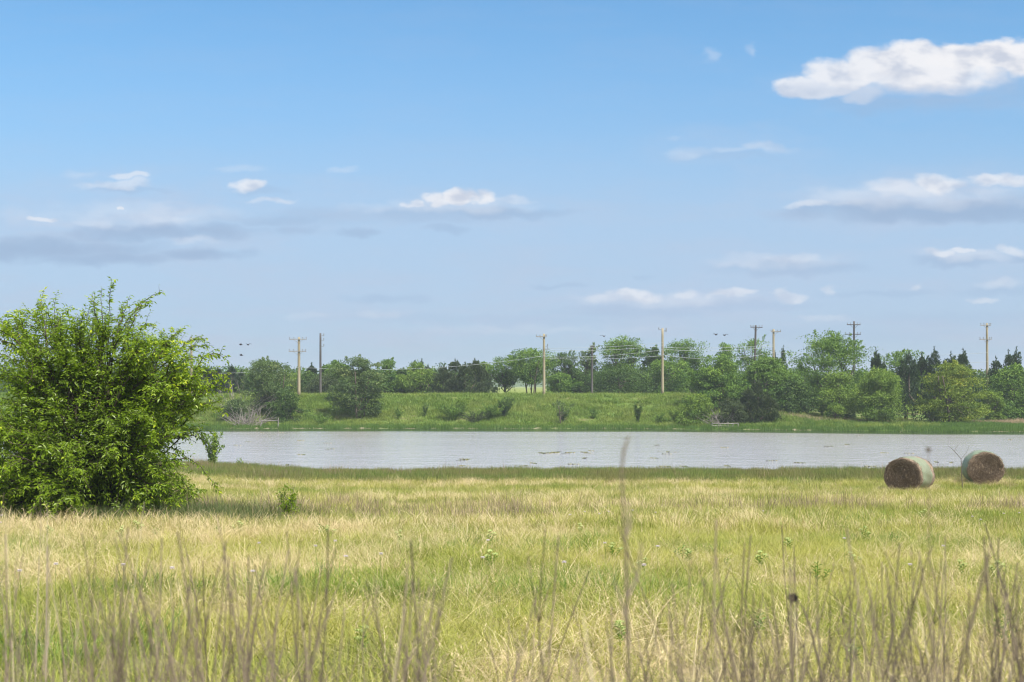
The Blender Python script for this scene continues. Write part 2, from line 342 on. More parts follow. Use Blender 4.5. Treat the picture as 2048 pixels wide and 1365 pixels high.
tree_leaf('cedar_leaf', (.018, .040, .018), (.048, .082, .034), (.07, .11, .045))
tree_leaf('cedar_brown', (.030, .050, .020), (.070, .100, .036), (.10, .13, .05))
M['bark'] = wood_mat('bark', (.06, .048, .036), (.15, .125, .10), 5, (1, 1, .2))
M['dead_wood'] = wood_mat('dead_wood', (.14, .12, .11), (.26, .235, .215), 6)
M['dead_stalk'] = leaf_mat('dead_stalk', (.055, .045, .034), (.200, .166, .124), None, trans=.0, rough=.8, instv=.25)
M['pole_pale'] = wood_mat('pole_pale', (.19, .165, .105), (.30, .265, .18), 5, (1, 1, .05), bump=.1)
M['pole_dark'] = wood_mat('pole_dark', (.045, .042, .04), (.10, .095, .09), 5, (1, 1, .05), bump=.1)
M['metal'] = plain('galvanised', (.35, .36, .37), .45, .7)
M['insulator'] = plain('insulator', (.16, .17, .17), .3)
M['wire'] = plain('wire', (.33, .36, .36), .5, 0)
M['weathered'] = wood_mat('weathered_wood', (.15, .14, .12), (.25, .24, .215), 8, (.3, 1, 1))
M['petal'] = plain('petal', (.60, .54, .58), .6); M['floret'] = plain('floret', (.46, .54, .20), .7, 0, .25, 60)
M['milk_leaf'] = leaf_mat('milk_leaf', (.05, .12, .012), (.12, .23, .025), None, trans=.35)
M['pad'] = leaf_mat('pad', (.06, .08, .025), (.17, .155, .07), None, trans=.1)
M['seed_head'] = plain('seed_head', (.028, .022, .02), .9)

# ------------------------------------------------------------------ setting: ground, pond, far hills
def grid(xs, ys, hf):
    X, Y = np.meshgrid(xs, ys); Z = hf(X, Y)
    v = np.stack([X.ravel(), Y.ravel(), Z.ravel()], 1); nx, ny = len(xs), len(ys)
    i = np.arange(ny - 1)[:, None] * nx + np.arange(nx - 1)[None]; i = i.ravel()
    return v, np.stack([i, i + 1, i + nx + 1, i + nx], 1)
xs = np.concatenate([-np.geomspace(7000, 110, 26), np.linspace(-100, -46, 46), np.linspace(-45, 45, 211), np.linspace(46, 100, 46), np.geomspace(110, 3000, 22)])
ys = np.concatenate([np.linspace(-60, -2, 14), np.linspace(0, 90, 211), np.linspace(91, 150, 40), np.linspace(150.6, 196, 110), np.linspace(198, 330, 50), np.geomspace(340, 3400, 30)])
v, q = grid(xs, ys, height)
dv = dryness(v[:, 0], v[:, 1])
ground = link('ground', mesh_np('ground', v, None, q, [M['ground']], {'dry': dv}, True)); tag(ground, kind='structure')
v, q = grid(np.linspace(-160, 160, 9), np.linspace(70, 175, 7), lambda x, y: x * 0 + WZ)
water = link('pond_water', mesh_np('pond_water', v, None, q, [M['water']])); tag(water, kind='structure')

m, N_, b = newmat('far_hills'); g = N_.n.new('ShaderNodeNewGeometry')
f = N_.noise(g.outputs['Position'], .09, 5, .7)
N_.l.new(N_.mix(N_.ramp(f, .35, .65), (.035, .06, .02, 1), (.09, .13, .04, 1)), b.inputs['Base Color']); b.inputs['Roughness'].default_value = 1; b.inputs['Specular IOR Level'].default_value = 0
def hill(name, y0, dep, hfun, step, seed):
    xs_ = np.arange(-1400, 1401, step); ys_ = np.linspace(y0, y0 + dep, 12)
    def hz(X, Y):
        t = (Y - y0) / dep
        return -3 + (hfun(X) + 3) * np.sin(np.clip(t, 0, 1) * math.pi) ** .5 + (fbm(X * .07, Y * .07, seed) - .5) * 5 * np.sin(np.clip(t, 0, 1) * math.pi)
    v, q = grid(xs_, ys_, hz); o = link(name, mesh_np(name, v, None, q, [m], None, False)); tag(o, kind='structure')
hill('far_hills', 1250, 420, lambda X: 12.5 + 5 * (fbm(X * .006, 0 * X, 61) - .5), 9, 63)

# ------------------------------------------------------------------ grasses (geometry-node instances on points, fixed in the world)
def grass_clump(seed, n, rad, h0, h1, wd, lean, arch, seg=3, heads=0, tipdry=.15):
    r = np.random.default_rng(seed)
    a = r.random(n) * 2 * math.pi; rr = rad * np.sqrt(r.random(n)); P = np.stack([rr * np.cos(a), rr * np.sin(a), np.zeros(n)], 1)
    az_ = r.random(n) * 2 * math.pi; ln = lean * (.3 + r.random(n)); H = h0 + (h1 - h0) * r.random(n)
    D = np.stack([np.cos(az_), np.sin(az_), 0 * az_], 1); S = np.stack([-np.sin(az_ + r.normal(0, .6, n)), np.cos(az_ + r.normal(0, .6, n)), 0 * az_], 1)
    ar = arch * (.2 + r.random(n) * 1.2)
    rows = []; rn = np.where(r.random(n) < tipdry, .85 + .15 * r.random(n), r.random(n) * .85)
    for k in range(seg + 1):
        t = k / seg
        c = P + D * (H * (np.sin(ln) * t + ar * t * t))[:, None] + np.array([0, 0, 1.]) * (H * (np.cos(ln) * t - .45 * ar * t * t * t))[:, None]
        wk = wd * (1 - .85 * t ** 1.5) * (.7 + .6 * r.random(n))
        rows += [c - S * wk[:, None] / 2, c + S * wk[:, None] / 2]
    V_ = np.stack(rows, 1).reshape(-1, 3); kk = 2 * (seg + 1)
    i = (np.arange(n) * kk)[:, None]; q = np.concatenate([i + np.array([2 * k, 2 * k + 1, 2 * k + 3, 2 * k + 2])[None] for k in range(seg)], 0)
    G_ = Geo(); G_.add(V_, q, None, np.repeat(rn, kk))
    if heads:
        sel = r.choice(n, heads, replace=False); tops = V_.reshape(n, kk, 3)[sel, -1]
        for tp, d in zip(tops, D[sel]):
            for k in range(7):
                p = tp + np.array([0, 0, -.02 * k]) - d * .006 * k
                G_.leaves(np.array([p]), np.array([[r.normal(0, .4), r.normal(0, .4), .8]]), np.array([[r.normal(), r.normal(), .2]]), .03, .008, np.array([.9]))
    return G_
def proto_coll(name, geos, mat):
    col_ = bpy.data.collections.new(name)
    for k, G_ in enumerate(geos):
        o = bpy.data.objects.new(name + '_tuft', G_.mesh(name, [mat])); col_.objects.link(o)
    return col_
def scatter(name, P_, rot, scl, col_, nvar, label, cat, seed=1):
    me = bpy.data.meshes.new(name); me.vertices.add(len(P_)); me.vertices.foreach_set('co', np.asarray(P_, np.float32).ravel())
    a = me.attributes.new('rot', 'FLOAT_VECTOR', 'POINT'); a.data.foreach_set('vector', np.asarray(rot, np.float32).ravel())
    a = me.attributes.new('scl', 'FLOAT_VECTOR', 'POINT'); a.data.foreach_set('vector', np.asarray(scl, np.float32).ravel())
    a = me.attributes.new('idx', 'INT', 'POINT'); a.data.foreach_set('value', np.random.default_rng(seed).integers(0, nvar, len(P_)).astype(np.int32))
    o = link(name, me); tag(o, label, cat, None, 'stuff')
    ng = bpy.data.node_groups.new(name, 'GeometryNodeTree')
    ng.interface.new_socket('Geometry', in_out='INPUT', socket_type='NodeSocketGeometry'); ng.interface.new_socket('Geometry', in_out='OUTPUT', socket_type='NodeSocketGeometry')
    gi = ng.nodes.new('NodeGroupInput'); go = ng.nodes.new('NodeGroupOutput')
    ip = ng.nodes.new('GeometryNodeInstanceOnPoints'); ci = ng.nodes.new('GeometryNodeCollectionInfo')
    ci.inputs['Collection'].default_value = col_; ci.inputs['Separate Children'].default_value = True; ci.inputs['Reset Children'].default_value = True
    def at(nm, ty):
        n = ng.nodes.new('GeometryNodeInputNamedAttribute'); n.data_type = ty; n.inputs['Name'].default_value = nm; return n.outputs['Attribute']
    L = ng.links.new
    L(gi.outputs[0], ip.inputs['Points']); L(ci.outputs[0], ip.inputs['Instance']); ip.inputs['Pick Instance'].default_value = True
    L(at('idx', 'INT'), ip.inputs['Instance Index'])
    er = ng.nodes.new('FunctionNodeEulerToRotation'); L(at('rot', 'FLOAT_VECTOR'), er.inputs[0]); L(er.outputs[0], ip.inputs['Rotation'])
    L(at('scl', 'FLOAT_VECTOR'), ip.inputs['Scale']); L(ip.outputs[0], go.inputs[0])
    md = o.modifiers.new('scatter', 'NODES'); md.node_group = ng
    return o
BX, BY = -9.0, 30.4                         # the big bush
BALES = [(16.12, 57.7, -39.0), (20.36, 61.5, -7.0)]
def pts(rg, y0, y1, dens, marg=2.5, fr=.40, dfun=None, xr=None):
    """random points in a wedge in front of the camera spot, density per square metre falling with distance"""
    out = []
    for a, b_ in zip(np.arange(y0, y1, 1.5), np.append(np.arange(y0, y1, 1.5)[1:], y1)):
        hw = fr * b_ + marg; n = rg.poisson(dens((a + b_) / 2) * 2 * hw * (b_ - a))
        out.append(np.stack([rg.uniform(-hw, hw, n), rg.uniform(a, b_, n)], 1))
    p = np.vstack(out)
    if dfun is not None: p = p[rg.random(len(p)) < dfun(p[:, 0], p[:, 1])]
    for bx, by, _ in BALES: p = p[(p[:, 0] - bx) ** 2 + (p[:, 1] - by) ** 2 > .75 ** 2]
    return p
def fin(rg, p, s0, s1, tilt=.12, zs=1.0, sink=.02):
    n = len(p); tus = .62 + .76 * fbm(p[:, 0] * .9, p[:, 1] * .9, 55, 3); P_ = np.column_stack([p, height(p[:, 0], p[:, 1]) - sink])
    rot = np.column_stack([rg.normal(0, tilt, n), rg.normal(0, tilt, n), rg.uniform(0, 6.28, n)])
    s = rg.uniform(s0, s1, n) * tus; return P_, rot, np.column_stack([s, s, s * zs * rg.uniform(.85, 1.15, n)])
rg = np.random.default_rng(101)
onland = lambda x, y: (y - near_shift(x) * sstep(y, 45, 75) < 79.5)
gA = proto_coll('green_near', [grass_clump(10 + k, 64, .19, .07, .26, .0044, .75, .6) for k in range(7)], M['grass_green'])
p = pts(rg, 5.5, 26, lambda y: np.interp(y, [5, 10, 26], [46, 40, 26]), dfun=lambda x, y: 1.0 - .62 * dryness(x, y))
scatter('green_grass', *fin(rg, p, .7, 1.25), gA, 7, 'short yellow-green pasture grass growing across the near field', 'grass')
gB = proto_coll('green_mid', [grass_clump(30 + k, 60, .30, .14, .34, .009, .35, .30, 2) for k in range(6)], M['grass_green'])
p = pts(rg, 25, 82, lambda y: np.interp(y, [25, 40, 80], [17, 12, 8]), dfun=lambda x, y: (1.0 - .7 * dryness(x, y)) * onland(x, y))
scatter('green_grass', *fin(rg, p, .7, 1.2), gB, 6, 'low yellow-green grass of the middle field towards the pond', 'grass')
gC = proto_coll('straw_near', [grass_clump(50 + k, 40, .19, .14, .46, .0032, 1.05, .9, 4, heads=3, tipdry=.3) for k in range(8)], M['grass_straw'])
p = pts(rg, 5.5, 26, lambda y: np.interp(y, [5, 10, 26], [20, 19, 17]), dfun=lambda x, y: .10 + .90 * dryness(x, y) ** 1.3)
scatter('dry_grass', *fin(rg, p, .5, 1.2, .32), gC, 8, 'dry arching straw-coloured grass standing over the near green grass', 'dry grass')
gD = proto_coll('straw_mid', [grass_clump(70 + k, 40, .26, .18, .48, .009, .65, .65, 3, tipdry=.3) for k in range(7)], M['grass_straw'])
p = pts(rg, 25, 80, lambda y: np.interp(y, [25, 40, 80], [12, 9, 7]), dfun=lambda x, y: (.04 + .96 * dryness(x, y) ** 1.4) * onland(x, y) * (1 - .9 * sstep(y - near_shift(x) * sstep(y, 45, 75), 66.5, 69.5)))
scatter('dry_grass', *fin(rg, p, .6, 1.1, .18), gD, 7, 'pale dry straw grass in bands across the middle field', 'dry grass')
pr = []
for bx, by, _ in BALES:
    a = rg.uniform(0, 6.28, 90); rr_ = rg.uniform(.80, 1.25, 90); pr.append(np.column_stack([bx + np.cos(a) * rr_, by + np.sin(a) * rr_]))
scatter('dry_grass', *fin(rg, np.vstack(pr), .8, 1.15, .18), gD, 7, 'taller dry grass left standing round the two hay bales', 'dry grass')
# lush darker green tufts
gE = proto_coll('lush', [grass_clump(90 + k, 60, .24, .22, .45, .007, .4, .5, 3, tipdry=0) for k in range(4)], M['grass_lush'])
lush = lambda x, y: (sstep(fbm(x * .28, y * .5, 77), .56, .66) * (1 - dryness(x, y)) + .9 * np.exp(-((y - 31.5) / 1.6) ** 2) * sstep(x, 1, 4) * sstep(fbm(x * .4, y * .4, 78), .38, .5)
                     + 1.0 * np.exp(-((y - 29.3) / 1.3) ** 2) * sstep(-x, 1, 3) * (x > -8)) 
p = pts(rg, 7, 78, lambda y: np.interp(y, [7, 25, 78], [14, 11, 5]), dfun=lambda x, y: np.clip(lush(x, y), 0, 1) * onland(x, y))
scatter('lush_grass', *fin(rg, p, .4, .85), gE, 4, 'patches of darker lush green grass among the straw', 'grass')
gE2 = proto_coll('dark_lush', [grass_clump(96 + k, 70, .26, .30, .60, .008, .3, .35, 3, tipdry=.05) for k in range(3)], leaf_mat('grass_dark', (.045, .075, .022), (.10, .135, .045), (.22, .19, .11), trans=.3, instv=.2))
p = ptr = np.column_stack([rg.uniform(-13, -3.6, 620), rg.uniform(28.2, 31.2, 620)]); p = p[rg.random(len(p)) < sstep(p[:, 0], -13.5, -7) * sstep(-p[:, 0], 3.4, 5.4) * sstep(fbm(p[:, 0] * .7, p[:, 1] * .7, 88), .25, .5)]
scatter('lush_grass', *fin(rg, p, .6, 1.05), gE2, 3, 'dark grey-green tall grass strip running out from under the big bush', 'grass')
# thin pale dead stems close to the camera
gN = proto_coll('near_stems', [grass_clump(230 + k, 9, .16, .72, 1.10, .0042, .10, .10, 3, tipdry=.3) for k in range(6)], leaf_mat('near_stems', (.15, .125, .09), (.33, .28, .20), (.42, .37, .28), trans=.1, instv=.2))
p = np.column_stack([rg.uniform(-2.6, 2.6, 400), rg.uniform(1.9, 4.6, 400)]); p = p[rg.random(len(p)) < .25 + .65 * sstep(np.abs(p[:, 0] / p[:, 1] + .02), .08, .25)]
scatter('dead_stems', *fin(rg, p, .75, 1.12, .10), gN, 6, 'pale dry stems in a blurred band along the bottom of the view', 'dead weeds')
# brown weeds: strip beside the bush and behind
gF = proto_coll('brown', [grass_clump(110 + k, 18, .30, .30, .72, .009, .16, .10, 2, tipdry=0) for k in range(5)], M['weed_brown'])
bw = lambda x, y: np.clip(1.0 * np.exp(-((y - 31.0) / 1.0) ** 2) * sstep(-x, -3, 1) * (x > -12) + .8 * np.exp(-((y - 36.5) / 1.3) ** 2) * sstep(fbm(x * .3, y * .3, 80), .42, .55), 0, 1)
p = pts(rg, 27, 42, lambda y: 17, dfun=bw)
scatter('brown_weeds', *fin(rg, p, .5, 1.0), gF, 5, 'thin brown dead weed stems standing in strips beside the big bush', 'dead weeds')
# rushes along the near shore
gG = proto_coll('rush', [grass_clump(130 + k, 60, .35, .20, .44, .012, .12, .08, 2, tipdry=.12) for k in range(6)], M['rush'])
p = pts(rg, 62, 92, lambda y: 13, dfun=lambda x, y: sstep(y - near_shift(x) * sstep(y, 45, 75), 66.5, 70.5) * (y - near_shift(x) * sstep(y, 45, 75) < 80.6))
scatter('shore_rushes', *fin(rg, p, .75, 1.15, .06), gG, 6, 'upright green rushes lining the near edge of the pond', 'rushes')
p = pts(rg, 66, 90, lambda y: 1.1, dfun=lambda x, y: (y - near_shift(x) * sstep(y, 45, 75) > 69) * (y - near_shift(x) * sstep(y, 45, 75) < 79.8) * np.where(x < -9, 1, .25))
scatter('brown_weeds', *fin(rg, p, .7, 1.35), gF, 5, 'reddish brown dead weeds sticking up among the shoreline rushes', 'dead weeds')
# far bank
rg2 = np.random.default_rng(202)
def ptsx(n, x0, x1, y0, y1, f): 
    p = np.column_stack([rg2.uniform(x0, x1, n), rg2.uniform(y0, y1, n)]); return p[rg2.random(n) < f(p[:, 0], p[:, 1])]
gH = proto_coll('bank', [grass_clump(150 + k, 44, .5, .20, .62, .030, .4, .35, 2, tipdry=.12) for k in range(6)], M['bank_grass'])
p = ptsx(52000, -85, 48, 158, 192, lambda x, y: ((y - far_shore(x)) > 2.2) * ((y - far_shore(x)) < 25) * (.25 + .75 * sstep(fbm(x * .3, y * .4, 90), .35, .6)))
scatter('bank_grass', *fin(rg2, p, .5, 1.15, .15), gH, 6, 'rough green grass covering the long bank beyond the pond', 'grass')
gI = proto_coll('shore', [grass_clump(170 + k, 50, .5, .25, .50, .028, .15, .10, 2, tipdry=0) for k in range(4)], M['shore_grass'])
p = ptsx(26000, -85, 90, 148, 182, lambda x, y: ((y - far_shore(x)) > -.3) * ((y - far_shore(x)) < np.where(x > 24, 12.5, 3.2)))
scatter('shore_grass', *fin(rg2, p, .6, 1.1, .06), gI, 4, 'smooth bright green marsh grass along the far water edge', 'grass')
gJ = proto_coll('tan', [grass_clump(190 + k, 44, .5, .30, .62, .026, .14, .12, 2, tipdry=.1) for k in range(4)],
                leaf_mat('tan_grass', (.26, .185, .125), (.42, .33, .235), None, trans=.2, instv=.15))
p = ptsx(14000, 26, 95, 160, 184, lambda x, y: sstep(y - far_shore(x), 10, 12) * sstep(17 - (y - far_shore(x)), 0, 3) * sstep(fbm(x * .12, y * .3, 97), .3, .5) * sstep(x, 27, 34))
scatter('tan_grass', *fin(rg2, p, .6, 1.05, .08), gJ, 4, 'tall pinkish tan dry grass at the feet of the far trees', 'dry grass')
gK = proto_coll('herb', [grass_clump(210 + k, 40, .55, .3, .8, .07, .5, .5, 2, tipdry=.2) for k in range(5)], M['leaf_mid'])
p = ptsx(3200, -85, 40, 160, 186, lambda x, y: ((y - far_shore(x)) > 3) * ((y - far_shore(x)) < 19) * sstep(fbm(x * .14, y * .3, 95), .5, .62))
scatter('bank_herbs', *fin(rg2, p, .5, 1.3, .1), gK, 5, 'leafy green herbs and low brambles scattered over the far bank', 'undergrowth')

# ------------------------------------------------------------------ trees
def W3(px, py, y): return ((px - CX) / F * y, y, (HY - py) / F * y)
def unit(v): return v / (np.linalg.norm(v, axis=-1, keepdims=True) + 1e-9)
PROFILE = {
 'round':    lambda t: np.sqrt(np.clip(1 - (2 * t - 1) ** 2, 0, 1)) * .95 + .05,
 'oval':     lambda t: np.clip(np.sin(np.clip(t, 0, 1) * math.pi) ** .55, .12, 1),
 'umbrella': lambda t: np.interp(t, [0, .35, .62, .85, 1], [.22, .55, 1, .9, .35]),
 'vase':     lambda t: np.interp(t, [0, .3, .7, .9, 1], [.25, .6, .95, .95, .55]),
 'skirt':    lambda t: np.interp(t, [0, .12, .4, .7, .9, 1], [.85, 1, .95, .72, .45, .12]),
 'column':   lambda t: np.interp(t, [0, .15, .5, .85, 1], [.6, .95, 1, .75, .25]),
}
def broadleaf(name, label, x, y, H, Wd, leaf, prof='round', seed=0, base=.12, nclump=70, per=150, ls=.22, flat=.7, csz=.15, group=None, cat='tree', sparse=0., dep=.85, shoots=18, trunk=None, zb=None):
    r = np.random.default_rng(seed + 1000)
    z0 = float(height(x, y)) - .05 if zb is None else zb
    root = empty(name, (x, y, z0), label=label, cat=cat, group=group)
    c0 = H * base; ch = H - c0
    # clump centres, kept towards the outside of the crown
    t = np.concatenate([r.beta(1.35, 1.1, int(nclump * .8)), r.random(nclump - int(nclump * .8)) * .35]); a = r.random(nclump) * 2 * math.pi
    rr = (r.random(nclump) ** .42) * (.95 + .22 * r.normal(0, .6, nclump)) * PROFILE[prof](t)
    lump = 1 + 1.3 * (vnoise(np.cos(a) * 1.6 + seed * .37, np.sin(a) * 1.6 + t * 3.1, seed % 40) - .45)
    cs = csz * Wd * r.uniform(.45, 1.25, nclump); t = np.clip(t + .10 * (vnoise(np.cos(a) * 2.3 + seed, np.sin(a) * 2.3, 3) - .5), 0, 1)
    cen = np.stack([np.cos(a) * rr * lump * (Wd / 2 - cs * .5), np.sin(a) * rr * lump * (Wd / 2 - cs * .5) * dep, c0 + t * ch * (1 - .5 * csz)], 1)
    Pn, Dn, Nn, An = [], [], [], []
    for c, s_ in zip(cen, cs):
        n = int(per * r.uniform(.6, 1.3) * (1 - sparse)); d = unit(r.normal(size=(n, 3)) + np.array([0, 0, .35]))
        rad = s_ * (.45 + .6 * r.random(n) ** .6); lob = 1 + .35 * np.sin(d[:, 0] * 6 + c[0] * 3) * np.sin(d[:, 1] * 6 + c[1] * 3)
        p_ = c + d * (rad * lob)[:, None] * np.array([1.15, 1.15, flat]); p_[:, 2] = np.maximum(p_[:, 2], .12 * H * base + .05)
        Pn.append(p_); Nn.append(unit(d + r.normal(0, .55, (n, 3)) + np.array([0, 0, .5]))); Dn.append(r.normal(size=(n, 3)) + d * .8 - np.array([0, 0, .25]))
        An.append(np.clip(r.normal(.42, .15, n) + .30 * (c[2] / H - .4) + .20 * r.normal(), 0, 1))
    tr = Geo(); tips = cen[r.choice(nclump, min(nclump, 26), replace=False)]
    nst = trunk if trunk else 1
    for k in range(nst):
        off = np.array([r.normal(0, .10 * (nst > 1)), r.normal(0, .10 * (nst > 1)), 0]) * Wd
        top = np.array([r.normal(0, .05) * Wd, r.normal(0, .05) * Wd, H * .75]) + off * 2.0
        s = np.linspace(0, 1, 7)[:, None]; path = off * (1 - s * 0) + (top - off) * s + np.sin(s * 3 + seed + k) * .03 * Wd * np.array([1, .6, 0]) * s
        tr.tube(path, np.linspace(.026, .006, 7) * H / math.sqrt(nst) + .015, 7)
        for tp in tips[k::nst]:
            i0 = int(np.clip(r.integers(1, 5), 1, 5)); st = path[i0]; mid_ = (st + tp) / 2 + np.array([0, 0, -.05 * H]) + r.normal(0, .03 * Wd, 3)
            tr.tube([st, st * .45 + mid_ * .55, mid_ * .5 + tp * .5, tp], np.array([.011, .008, .005, .002]) * H / math.sqrt(nst) + .006, 5, cap=False)
    for k in range(shoots):           # leafy shoots reaching past the outline
        c = cen[r.integers(nclump)]; d = unit(np.array([c[0] / Wd * 2.0, c[1] / Wd, .9]) + r.normal(0, .25, 3)); ln = r.uniform(.07, .14) * H
        if c[2] < H * .3: continue
        s = np.linspace(0, 1, 12); pth = c + d * (ln * (.3 + s))[:, None] + np.array([0, 0, -.25]) * (ln * s ** 2.2)[:, None]
        P2 = np.repeat(pth, 4, 0) + r.normal(0, .07, (48, 3)) * np.linspace(1.6, .4, 48)[:, None]
        Pn.append(P2); Dn.append(r.normal(size=(48, 3)) + d); Nn.append(unit(r.normal(size=(48, 3)) + [0, 0, .6])); An.append(np.clip(r.normal(.8, .12, 48), 0, 1))
    P_ = np.vstack(Pn); n = len(P_); L_ = ls * r.uniform(.6, 1.3, n)
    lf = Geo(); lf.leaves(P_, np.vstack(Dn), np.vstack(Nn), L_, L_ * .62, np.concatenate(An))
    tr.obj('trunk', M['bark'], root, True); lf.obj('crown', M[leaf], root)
    return root
def cedar(name, label, x, y, H, Wd, spires, seed=0, leaf='cedar_leaf', n=9000, ls=.30, cat='cedar tree', group=None, base=.02):
    """juniper: dense sprays that point up and out, several pointed tops; spires = (dx, height factor, width factor)"""
    r = np.random.default_rng(seed + 5000); z0 = float(height(x, y)) - .05
    root = empty(name, (x, y, z0), label=label, cat=cat, group=group)
    tr = Geo(); Pn, Dn, Nn, An = [], [], [], []; wsum = sum(s[1] * s[2] for s in spires)
    for sx, sh, sw in spires:
        h = H * sh; wr = Wd * sw / 2; nn = int(n * sh * sw / wsum); oy = r.normal(0, .15) * Wd
        nc = 46; tc_ = r.random(nc) ** .9; tc_[:3] = (.80, .9, .97); ac = r.random(nc) * 6.283
        rc = wr * 1.35 * (1 - tc_ ** 1.7 * .92) * r.random(nc) ** .45; rc[:3] *= (.5, .2, 0)
        cc = np.stack([sx * Wd + np.cos(ac) * rc, oy + np.sin(ac) * rc * .8, h * (base + tc_ * .86)], 1)
        hc = h * r.uniform(.10, .20, nc) * (1.15 - .3 * tc_); wc = np.clip(wr * r.uniform(.30, .60, nc) * (1.1 - .55 * tc_), .16, 1.3)
        ki = r.integers(0, nc, nn); u = r.random(nn); a = r.random(nn) * 6.283; rad = wc[ki] * (1 - u) ** .8 * (.35 + .65 * r.random(nn) ** .5)
        out = np.stack([np.cos(ac[ki]), np.sin(ac[ki]), 0 * a], 1)
        P_ = cc[ki] + np.stack([np.cos(a) * rad, np.sin(a) * rad, (u - .35) * hc[ki]], 1) + out * (u * .35 * wc[ki])[:, None]
        P_[:, 2] = np.maximum(P_[:, 2], .1); t = P_[:, 2] / h
        D = np.stack([np.cos(a) * .6, np.sin(a) * .6, .9 + 0 * t], 1) + out * .3 + r.normal(0, .28, (nn, 3))
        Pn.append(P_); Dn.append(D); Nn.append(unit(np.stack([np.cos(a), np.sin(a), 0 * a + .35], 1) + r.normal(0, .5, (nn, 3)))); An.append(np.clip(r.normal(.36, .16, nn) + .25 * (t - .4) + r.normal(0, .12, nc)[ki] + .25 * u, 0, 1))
        zz = np.linspace(0, h * .97, 6); tr.tube(np.stack([sx * Wd * np.clip(zz / h * 3, 0, 1), oy * np.clip(zz / h * 3, 0, 1), zz], 1), np.linspace(.022 * h + .02, .01, 6), 6)
        tt = np.linspace(.93, 1.01, 6); k = 3
        Pn.append(np.repeat(np.stack([sx * Wd + 0 * tt, oy + 0 * tt, tt * h], 1), k, 0) + r.normal(0, .04, (6 * k, 3))); Dn.append(np.tile([0, 0, 1.], (6 * k, 1)) + r.normal(0, .3, (6 * k, 3))); Nn.append(unit(r.normal(size=(6 * k, 3)))); An.append(np.full(6 * k, .5))
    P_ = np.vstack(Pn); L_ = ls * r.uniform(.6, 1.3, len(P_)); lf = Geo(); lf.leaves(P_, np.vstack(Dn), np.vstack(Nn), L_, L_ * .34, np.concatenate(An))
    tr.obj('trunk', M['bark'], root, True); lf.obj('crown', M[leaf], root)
    return root
def T(px, top, wpx, y, kind, label, **k):
    """tree at photo column px, its top at photo row top, wpx wide in photo pixels, standing y metres away"""
    X, Y, Z = W3(px, top, y); z0 = float(height(X, Y)); H = (Z - z0) * 1.02; Wd = wpx * 1.10 / F * y
    seed = int(px * 7 + top)
    if kind == 'cedar': return cedar('cedar_tree', label, X, Y, H, Wd, k.pop('spires', [(0, 1, 1)]), seed, **k)
    return broadleaf(k.pop('name', 'tree'), label, X, Y, H, Wd, kind, seed=seed, **k)
# tree row beyond the bank (left to right)
T(-60, 742, 150, 225, 'leaf_deep', 'dull green tree row end just outside the frame behind the big bush', prof='round')
T(60, 748, 130, 222, 'leaf_grey', 'low grey-green tree seen through the thin left side of the big bush', prof='round')
T(170, 745, 130, 226, 'leaf_deep', 'dark tree hidden behind the upper middle of the big bush', prof='round')
T(285, 742, 130, 224, 'leaf_mid', 'green tree behind the right half of the big bush', prof='round')
T(375, 740, 100, 226, 'leaf_deep', 'dark tree just behind the outer right twigs of the big bush', prof='round')
T(452, 733, 70, 212, 'cedar', 'grey-green cedar between the big bush and the dead brush tree', spires=[(-.2, .93, .6), (.15, 1, .6), (.38, .85, .4)])
T(418, 738, 60, 214, 'cedar', 'narrow cedar peeking over the right tip of the big bush', spires=[(0, 1, .7), (.3, .85, .5)])
T(580, 748, 42, 214, 'leaf_light', 'small light green tree at the foot of the double crossarm pole', prof='oval', nclump=40)
T(615, 746, 52, 210, 'leaf_deep', 'dark rounded tree right of the double crossarm pole', prof='round', nclump=50)
T(634, 729, 44, 214, 'cedar', 'pointed dark cedar standing beside the bare dark pole', spires=[(-.2, 1, .6), (.3, .95, .5)])
T(670, 723, 54, 212, 'leaf_mid', 'bright topped tree right of the bare dark pole', prof='column', nclump=60)
T(652, 755, 74, 204, 'cedar_brown', 'low round brownish bush in front of the bare dark pole', prof='round', base=.02, flat=.8, name='round_bush', cat='bush')
T(740, 742, 60, 212, 'leaf_deep', 'dark tree behind the grey-green bank tree', prof='round', nclump=50)
T(775, 717, 40, 212, 'leaf_mid', 'slim tree with a knobbly top right of the grey-green bank tree', prof='column', nclump=55, csz=.22)
T(803, 737, 40, 214, 'leaf_deep', 'small dark tree in the dip right of the slim knobbly tree', prof='oval', nclump=45)
T(835, 726, 66, 212, 'leaf_light', 'light green tree with pale clumps left of the big dark cedar', prof='oval', nclump=60)
T(838, 722, 26, 222, 'cedar', 'small cedar tip poking above the pale clumped tree', spires=[(-.3, .97, .5), (.2, 1, .5)], n=4000)
T(868, 733, 50, 214, 'cedar', 'short dark cedar at the edge of the big dark cedar', spires=[(-.2, 1, .7), (.25, .96, .6)], n=6000)
T(925, 721, 104, 204, 'cedar', 'big wide dark cedar with many points in the middle of the row', leaf='cedar_brown', spires=[(-.33, .84, .5), (-.13, .97, .5), (.05, .9, .55), (.22, 1, .45), (.38, .80, .4)], n=15000)
T(966, 722, 40, 214, 'leaf_light', 'slim light tree right behind the big dark cedar', prof='column', nclump=45)
T(1012, 716, 70, 212, 'leaf_mid', 'left shoulder tree beside the broad umbrella tree', prof='umbrella', nclump=60, base=.3)
T(1060, 699, 112, 208, 'leaf_mid', 'broad umbrella-crowned tree with forked trunks left of the tall pale pole', prof='umbrella', base=.34, nclump=95, trunk=4, flat=.55)
T(1130, 703, 62, 212, 'leaf_deep', 'dark tree just right of the tall pale pole', prof='column', nclump=75)
T(1118, 748, 60, 206, 'leaf_mid', 'low green tree under the dark tree right of the pale pole', prof='round', base=.03, nclump=50)
